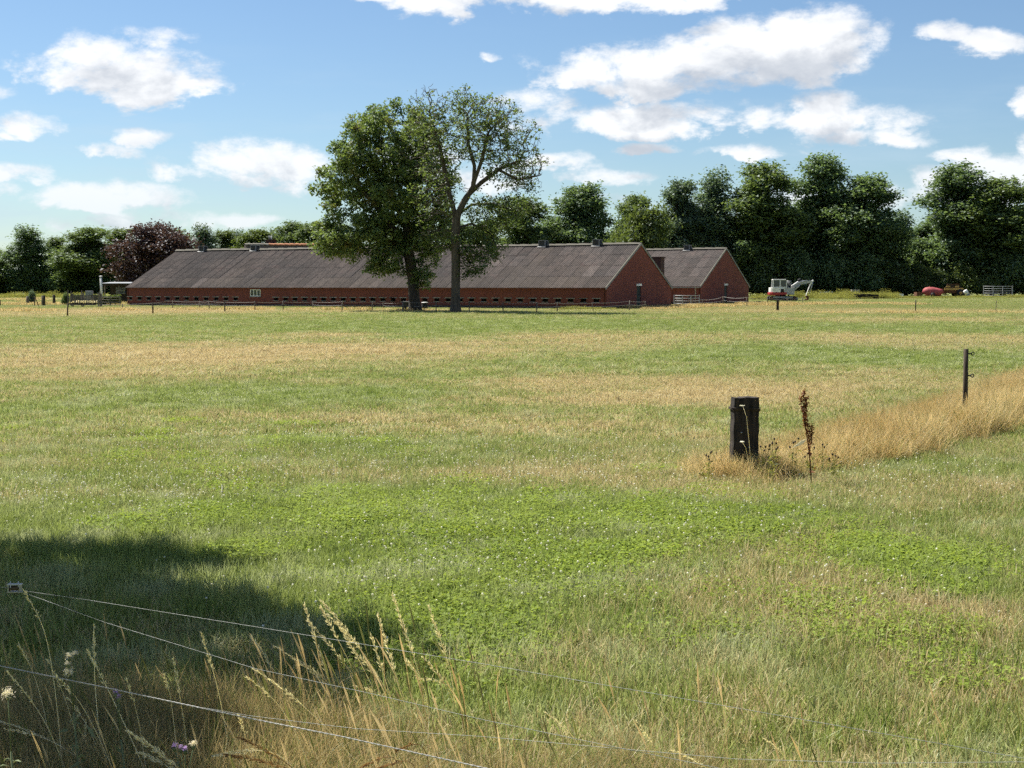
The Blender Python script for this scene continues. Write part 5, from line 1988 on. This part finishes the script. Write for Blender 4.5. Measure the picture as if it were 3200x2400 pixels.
# ------------------------------------------------------------------ sleeper post at the corner of the strip
def sleeper():
    p = on(2330, 14.2)
    o = empty('sleeper_post', p, R(6))
    tag(o, 'black upright railway sleeper used as a corner post', 'post')
    rr = np.random.default_rng(2)
    mb = MB()
    nx, nz = 9, 16
    h, w, d = .80, .255, .15
    def shape(i, j, yy):
        x = -w / 2 + w * i / nx
        z = -.1 + (h + .1) * j / nz
        n = .5 * math.sin(i * 2.7 + j * .35) + .5 * math.sin(i * 1.3 - j * .9)
        groove = -.014 if i in (2,) else (-.008 if i == 6 else 0)
        y = yy * d / 2 + (-1 if yy < 0 else 1) * (.003 * n + groove)
        if i in (0, nx): x += .004 * math.sin(j * 1.7 + i)
        if j == nz: z += rr.uniform(-.005, .005) - (.01 if i == 2 else 0)
        return (x + .008 * z, y, z)
    for yy in (-1, 1):
        vs = [shape(i, j, yy) for j in range(nz + 1) for i in range(nx + 1)]
        fs = [(j * (nx + 1) + i, j * (nx + 1) + i + 1, (j + 1) * (nx + 1) + i + 1, (j + 1) * (nx + 1) + i) for j in range(nz) for i in range(nx)]
        if yy > 0: fs = [f[::-1] for f in fs]
        mb.add(vs, fs)
        if yy < 0: fr = vs
        else: bk = vs
    n1 = nx + 1
    for j in range(nz):
        mb.add([fr[j * n1], bk[j * n1], bk[(j + 1) * n1], fr[(j + 1) * n1]], [(3, 2, 1, 0)])
        mb.add([fr[j * n1 + nx], bk[j * n1 + nx], bk[(j + 1) * n1 + nx], fr[(j + 1) * n1 + nx]], [(0, 1, 2, 3)])
    for i in range(nx):
        mb.add([fr[nz * n1 + i], fr[nz * n1 + i + 1], bk[nz * n1 + i + 1], bk[nz * n1 + i]], [(0, 1, 2, 3)])
    mb.build('timber', 'tar_wood', o)
    zb = h - .105
    b = MB()
    loop = [(-.136, -.086), (.140, -.086), (.140, .086), (-.136, .086), (-.136, -.086)]
    b.tube([(x, y, zb - (.012 if x > 0 else 0)) for x, y in loop], .006, 6)
    b.tube([(x, y, zb - .014 - (.012 if x > 0 else 0)) for x, y in loop], .006, 6)
    b.build('wire_band', 'dark_wood', o)
    for x, z in ((-.05, .45), (.03, .3)):
        MB().tube([(x, -.095, z), (x, -.075, z)], .008, 6).build('nail', 'steel', o)
sleeper()

def insulated_post():
    p = Vector((FENCE[2].x, FENCE[2].y, 0))
    o = empty('insulated_post', p, 0)
    tag(o, 'slim grey post with two black insulators in the tall dry grass', 'fence post')
    MB().tube([(0, 0, -.1), (.004, 0, .55), (.0, 0, 1.09)], [.033, .032, .031], 10).build('shaft', 'dark_wood', o)
    for z in (1.03, .74):
        q = MB().tube([(.03, 0, z), (.07, -.01, z)], .009, 6)
        ring = [(.088 + .02 * math.cos(a), -.01, z + .02 * math.sin(a)) for a in np.linspace(0, 2 * math.pi, 11)]
        q.tube(ring, .007, 5)
        q.build('ring_insulator', 'black', o)
insulated_post()

# ------------------------------------------------------------------ plants round the sleeper post
def stem_plant(name, label, cat, base, pts, rad, head, mat_stem, mat_head, heads):
    o = empty(name, base, 0)
    tag(o, label, cat)
    for i, st in enumerate(pts):
        MB().tube(st, rad, 4).build('stem', mat_stem, o)
    for (c, r_) in heads:
        head(o, c, r_, mat_head)
    return o

def dock():
    b = on(2545, 13.6)
    b.z = 0
    o = empty('dock_plant', b, 0)
    tag(o, 'tall dead rust-brown dock stalk right of the sleeper post', 'dock plant')
    rr = np.random.default_rng(14)
    main = [(0, 0, 0), (-.02, 0, .25), (-.055, 0, .5), (-.10, 0, .72), (-.125, 0, .86)]
    MB().tube(main, [.007, .006, .005, .004, .002], 6).build('stem', 'dock', o)
    C = []
    for i in range(7):
        t = .30 + .08 * i
        f = t / .86
        x0 = -.125 * f ** 1.3
        a = rr.uniform(0, 6.28)
        L = (.24 - .018 * i)
        end = (x0 + .06 * math.cos(a) - .01, .05 * math.sin(a), t + L)
        MB().tube([(x0, 0, t), ((x0 + end[0]) / 2 + .02 * math.cos(a), end[1] * .6, t + L * .4), end], [.003, .0025, .0015], 4).build('branch', 'dock', o)
        for q in range(120):
            s = rr.uniform(.15, 1.0)
            C.append((x0 + (end[0] - x0) * s + rr.normal(0, .011), end[1] * s + rr.normal(0, .011), t + L * s + rr.normal(0, .01)))
    for q in range(90):
        s = rr.uniform(.62, 1)
        C.append((-.125 * s ** 1.3 + rr.normal(0, .010), rr.normal(0, .01), .86 * s))
    me = leaf_mesh('seeds', np.array(C), .018, rr, .1, aspect=.8)
    me.materials.append(M['dock'])
    tag(link('seeds', me, None, o), kind='stuff')
    C2 = np.array([(.0, .0, .12), (.03, 0, .16), (-.02, -.02, .30), (-.06, 0, .34)])
    me = leaf_mesh('withered_leaves', C2, .07, rr, .1, aspect=.4)
    me.materials.append(M['dock'])
    link('withered_leaves', me, None, o)
    lf = MB().prism([(-.2, -.03, .355), (-.11, -.02, .425), (-.055, -.02, .445), (-.10, -.03, .395)], (0, .004, 0))
    lf.build('pale_leaf', 'cream', o)
dock()

def knapweed():
    rr = random.Random(8)
    for i, px in enumerate(sorted([rr.uniform(2370, 2620) for _ in range(14)] + [rr.uniform(2215, 2300) for _ in range(3)])):
        D = rr.uniform(13.5, 14.4)
        b = on(px, D)
        h = rr.uniform(.22, .40)
        o = empty('knapweed', b, rr.uniform(0, 6))
        tag(o, 'knapweed with dark round seed heads by the sleeper post, %s from the left' % ORD[i], 'wildflower', 'knapweed round the sleeper post')
        MB().tube([(0, 0, 0), (.01, 0, h * .6), (.03, .01, h)], .0022, 4).build('stem', 'weed', o)
        MB().tube([(.01, 0, h * .6), (-.03, .01, h * .9)], .0018, 4).build('stem', 'weed', o)
        for c in ((.03, .01, h), (-.03, .01, h * .9)):
            MB().ball(c, (.010, .010, .012), 7, 5).build('seed_head', 'dark_wood', o)
        C = np.array([(random.gauss(0, .03), random.gauss(0, .03), random.uniform(.02, h * .7)) for _ in range(30)])
        me = leaf_mesh('leaves', C, .045, rng, .1, aspect=.3)
        me.materials.append(M['weed'])
        link('leaves', me, None, o)
knapweed()
for px, ytip, D, lb in ((2321, 1268, 13.9, 'thin stem with small white flower crossing the top of the sleeper post'), (2319, 1381, 13.85, 'short stem with white flower before the middle of the sleeper post')):
    tip = at(px, ytip, D)
    b = on(px + 35, D)
    o = empty('yarrow', b, 0)
    tag(o, lb, 'wildflower')
    t = tip - b
    MB().tube([(0, 0, 0), (t.x * .25, 0, t.z * .45), (t.x * .6, 0, t.z * .85), tuple(t)], .0022, 4).build('stem', 'dry_stalk', o)
    C = np.array([tuple(t + Vector((random.gauss(0, .011), random.gauss(0, .011), random.gauss(.003, .003)))) for _ in range(26)])
    me = leaf_mesh('flower_head', C, .011, rng, 1.5, aspect=.9)
    me.materials.append(M['white_petal'])
    link('flower_head', me, None, o)

# ------------------------------------------------------------------ near fence: wires and strainer
def on_fence(px, py):
    """point of the near fence plane seen at a pixel; the plane holds the top wire from left to right"""
    A, B = at(70, 1845, 4.7), at(3200, 2370, 3.0)
    n = Vector((B.y - A.y, A.x - B.x, 0)).normalized()
    d = ray(px, py)
    o = Vector((0, 0, HC))
    t = (A - o).dot(n) / d.dot(n)
    return o + d * t
def wire(px_pts, rad, mat, label, twist=False):
    ps = [on_fence(*p) for p in px_pts]
    # run on past the picture on both sides
    ps = [ps[0] + (ps[0] - ps[1]).normalized() * 4.0 if px_pts[0][0] <= 30 else ps[0]] + (ps if px_pts[0][0] <= 30 else ps[1:]) + [ps[-1] + (ps[-1] - ps[-2]).normalized() * 1.6]
    if not twist:
        o = MB().tube(ps, rad, 6).build('fence_wire', mat)
    else:
        L, path = 0, []
        for a, b in zip(ps[:-1], ps[1:]):
            n = max(2, int((b - a).length / .004))
            for i in range(n):
                path.append((a.lerp(b, i / n), L + (b - a).length * i / n))
            L += (b - a).length
        mb = MB()
        for ph in (0, math.pi):
            mb.tube([p + Vector((0, math.cos(l * 2 * math.pi / .042 + ph), math.sin(l * 2 * math.pi / .042 + ph))) * rad * .62 for p, l in path], rad * .72, 5)
        o = mb.build('fence_wire', mat)
    tag(o, label, 'fence wire', 'wires of the near fence')
wire([(72, 1846), (262, 1873), (800, 1959), (1500, 2073), (2300, 2212), (3200, 2370)], .00065, 'wire', 'uppermost thin wire running from the strainer across the near grass')
wire([(72, 1851), (325, 1944), (800, 2090), (1167, 2169), (1500, 2247), (2023, 2355), (2229, 2397)], .00065, 'wire', 'second thin wire falling from the strainer to the bottom edge')
wire([(0, 2081), (318, 2146), (800, 2249), (1074, 2303), (1500, 2397)], .0016, 'rope', 'twisted white electric rope, thickest of the near fence wires', True)
wire([(640, 2212), (775, 2236), (1111, 2277), (1500, 2301), (2300, 2372), (2748, 2385), (3200, 2381)], .0006, 'wire', 'lowest thin wire rising off the twisted rope to the right edge')
def strainer():
    c = on_fence(47, 1838)
    o = empty('wire_strainer', c, 0)
    tag(o, 'small grey metal ratchet strainer on the near fence wire', 'wire strainer')
    s = .024
    MB().tube([(-s * .8, 0, -.001), (s * .8, 0, .001)], .0085, 10).build('drum', 'dark_wood', o)
    for z in (.0115, -.0135):
        bx('side_plate', 'galv', o, -s, s, -.009, .009, z, z + .003)
    for x in (-s * .9, s * .72):
        bx('end_plate', 'galv', o, x, x + .003, -.009, .009, -.0105, .0115)
    for x in (-.013, .014):
        MB().tube([(x, -.006, -.018), (x, -.006, .024)], .0018, 6).build('pin', 'steel', o)
    MB().tube([(-s, 0, 0), (-.3, .07, .02)], .0013, 6).build('wire_tail', 'wire', o)
strainer()

# ------------------------------------------------------------------ seeding grass stalks on the verge
SM = [0]
def stalk(tip, neck, foot, D, label, group, thick=1.0, mat='dry_stalk', dens=1.0):
    """tip, neck (lower end of the seed head) and foot as pixels at distance D"""
    T, N_, = at(*tip, D), at(*neck, D + .05)
    Bp = on(foot, D + .1)
    o = empty('grass_stalk', Bp, 0)
    tag(o, label, 'grass stalk', group)
    T, N_ = T - Bp, N_ - Bp
    d0 = (N_ - T)
    mid_ = N_ + d0.normalized() * min(d0.length * 1.2, N_.length * .45)
    mid_.z = max(mid_.z, N_.z * .35)
    b = Vector((0, 0, 0))
    path = []
    for i in range(9):                                # smooth stem from foot to neck
        t = i / 8
        path.append(b * (1 - t) ** 2 + mid_ * 2 * t * (1 - t) + N_ * t * t)
    k = T - N_
    head = []
    for i in range(1, 7):
        t = i / 6
        head.append(N_ + k * t + Vector((0, 0, -.10 * k.length * t * t * (1 if abs(k.x) > abs(k.z) * .6 else .3))))
    MB().tube(path + head, [.0013 * thick] * 9 + [.0010 * thick] * 6, 4).build('stem', mat, o)
    rr = np.random.default_rng(SM[0])
    SM[0] += 1
    n = int(44 * dens * max(.6, k.length / .2))
    V, Q = [], []
    pts = [N_] + head
    for i in range(n):
        s = rr.uniform(0, 1) * 6
        j = min(int(s), 5)
        c = pts[j].lerp(pts[j + 1], s - j)
        dr = (pts[j + 1] - pts[j]).normalized()
        w = .012 * thick * (1 - .55 * s / 6) * rr.uniform(.5, 1.2)
        sd_ = Vector(rr.normal(0, 1, 3))
        sd_ = (sd_ - dr * sd_.dot(dr)).normalized()
        a = c + sd_ * w * .25
        e = c + sd_ * w + dr * rr.uniform(.010, .018) * thick
        nn = dr.cross(sd_) * .0019 * thick
        m_ = a.lerp(e, .45)
        V += [a, m_ + nn, e, m_ - nn]
        b0 = len(V) - 4
        Q.append((b0, b0 + 1, b0 + 2, b0 + 3))
        nn2 = (sd_ * .0017 * thick)
        V += [a, m_ + nn2, e, m_ - nn2]
        Q.append((b0 + 4, b0 + 5, b0 + 6, b0 + 7))
    me = fast_mesh('seed_head', np.array([tuple(v) for v in V]), np.array(Q), np.repeat(rr.uniform(0, 1, n * 2), 4))
    me.materials.append(M[mat])
    link('seed_head', me, None, o)
GA, GB_, GC = 'seeding stalks of the middle clump', 'seeding stalks in the shaded verge', 'drooping stalks at the bottom edge'
LA = 'pale seeding grass stalk in the clump behind the wires, %s tip from the left'
LB = 'slender seeding grass stalk in the shaded verge, %s tip from the left'
LC = 'drooping ripe grass head along the bottom edge, %s from the left'
STA = sorted((((1006, 1858), (1130, 2034), 1250), ((1021, 1903), (1110, 2010), 1230), ((950, 1881), (1021, 2109), 1090), ((999, 1888), (1055, 1997), 1170), ((958, 1918), (1074, 2071), 1190),
        ((861, 2000), (1018, 2135), 1150), ((786, 1987), (853, 2090), 960), ((1180, 1913), (1234, 2098), 1270), ((1160, 1980), (1197, 2101), 1240), ((1227, 1855), (1294, 2056), 1330),
        ((1339, 1888), (1391, 2042), 1420), ((1322, 2042), (1388, 2135), 1420), ((1109, 2131), (1204, 2176), 1290), ((1305, 2113), (1384, 2135), 1430), ((1360, 2184), (1352, 2262), 1352),
        ((930, 2050), (1010, 2120), 1120), ((1060, 1950), (1120, 2060), 1200), ((1090, 2000), (1170, 2110), 1240), ((1270, 2060), (1310, 2120), 1330)))
for i, (tip, neck, foot) in enumerate(STA):
    stalk(tip, neck, foot, random.uniform(5.9, 6.3), LA % ORD[i], GA, 1.35)
STB = sorted((((792, 2071), (943, 2202), 1250), ((771, 2105), (853, 2184), 1000), ((293, 1948), (295, 2079), 310), ((271, 2025), (333, 2146), 520), ((56, 2008), (93, 2079), 160), ((26, 2098), (101, 2195), 240),
        ((179, 2113), (232, 2172), 420), ((628, 1971), (665, 2094), 720), ((542, 2057), (561, 2169), 590), ((512, 2105), (527, 2154), 545), ((75, 1842), (123, 1933), 170), ((0, 2236), (168, 2318), 520),
        ((17, 2268), (120, 2300), 480), ((270, 2251), (258, 2341), 262), ((744, 2232), (766, 2296), 800), ((213, 2180), (255, 2240), 340), ((150, 2060), (190, 2150), 260), ((395, 2120), (420, 2200), 450)))
for i, (tip, neck, foot) in enumerate(STB):
    stalk(tip, neck, foot, random.uniform(4.6, 5.0), LB % ORD[i], GB_, .95)
STC = sorted((((405, 2270), (553, 2397), 720, 1.5, 'dry_stalk'), ((435, 2340), (525, 2397), 690, 1.3, 'dry_stalk'), ((673, 2350), (800, 2345), 1000, 1.2, 'dry_stalk'), ((700, 2340), (887, 2397), 1050, 1.2, 'brown_stalk'),
        ((745, 2288), (880, 2374), 1000, 1.1, 'brown_stalk'), ((1126, 2393), (1197, 2367), 1230, 1.1, 'brown_stalk'), ((1242, 2336), (1298, 2326), 1330, 1.1, 'brown_stalk'), ((1186, 2393), (1257, 2378), 1290, 1.1, 'brown_stalk'),
        ((1990, 2250), (2040, 2330), 2100, .9, 'dry_stalk'), ((2390, 2300), (2440, 2350), 2490, .9, 'dry_stalk'), ((1700, 2210), (1780, 2290), 1850, .8, 'dry_stalk'), ((2100, 2330), (2200, 2395), 2260, .8, 'dry_stalk')))
for i, (tip, neck, foot, th, mt) in enumerate(STC):
    stalk(tip, neck, foot, random.uniform(4.5, 4.8), LC % ORD[i], GC, th, mt, 1.3)

# ------------------------------------------------------------------ thistles
def thistle(base_px, D, heads, label):
    b = on(base_px, D)
    o = empty('thistle', b, 0)
    tag(o, label, 'thistle')
    rr = np.random.default_rng(int(base_px))
    tops = [at(x, y, D) - b for x, y, _ in heads]
    zt = max(t.z for t in tops)
    core = Vector((sum(t.x for t in tops) / len(tops) * .8, 0, zt * .72))
    MB().tube([(0, 0, 0), tuple(core * .5), tuple(core)], [.004, .0035, .003], 6).build('stem', 'thistle_head', o)
    for t, (x, y, kind) in zip(tops, heads):
        MB().tube([tuple(core), tuple(core.lerp(t, .6) + Vector((0, 0, -.01))), tuple(t - Vector((0, 0, .012)))], .0018, 4).build('branch', 'thistle_head', o)
        hd = MB().ball(tuple(t - Vector((0, 0, .010))), (.0062, .0062, .009), 8, 6).build('flower_head', 'thistle_head', o)
        n, sp_, sz, mt = (80, .006, .009, 'purple') if kind == 'p' else ((160, .0075, .008, 'cream') if kind == 'c' else (200, .012, .011, 'cream'))
        C = np.array([tuple(t + Vector(rr.normal(0, 1, 3) * sp_ * .6) + Vector((0, 0, .002))) for _ in range(n)])
        me = leaf_mesh('tuft', C, sz, rr, .8, aspect=.16)
        me.materials.append(M[mt])
        link('tuft', me, None, hd)
    C = np.array([tuple(core * rr.uniform(.2, .95) + Vector((rr.normal(0, .02), rr.normal(0, .02), 0))) for _ in range(34)])
    me = leaf_mesh('leaves', C, .045, rr, .1, aspect=.2)
    me.materials.append(M['thistle_head'])
    link('leaves', me, None, o)
thistle(230, 4.6, [(216, 2050, 'c'), (236, 2043, 'c'), (214, 2072, 'c'), (216, 2100, 'w')], 'seeding thistle with cream fluffy heads above the twisted rope at left')
thistle(390, 4.6, [(362, 2163, 'p'), (370, 2177, 'p')], 'thistle with two small purple heads just below the twisted rope')
thistle(580, 4.4, [(545, 2332, 'p'), (565, 2336, 'p'), (578, 2340, 'p'), (604, 2325, 'c')], 'purple thistle with one cream head at the bottom edge')
thistle(20, 4.3, [(25, 2168, 'w')], 'single white fluffy thistle head at the left edge')

# ------------------------------------------------------------------ bird in the bare oak
def bird():
    p = at(1660, 546, B2.y)
    o = empty('bird', p, R(20))
    tag(o, 'dark bird perched on the bare right branches of the thin oak', 'bird')
    mb = MB()
    prof = [(-.24, .012, -.07), (-.14, .03, -.03), (-.05, .062, 0), (.03, .07, .04), (.09, .05, .085), (.12, .04, .12), (.15, .036, .13), (.172, .014, .128), (.205, .004, .118)]
    mb.tube([(x, 0, z) for x, r_, z in prof], [r_ for x, r_, z in prof], 9)
    mb.tube([(0, .02, -.04), (.01, .02, -.12)], .006, 4)
    mb.tube([(0, -.02, -.04), (.01, -.02, -.12)], .006, 4)
    mb.build('body', 'black', o)
bird()
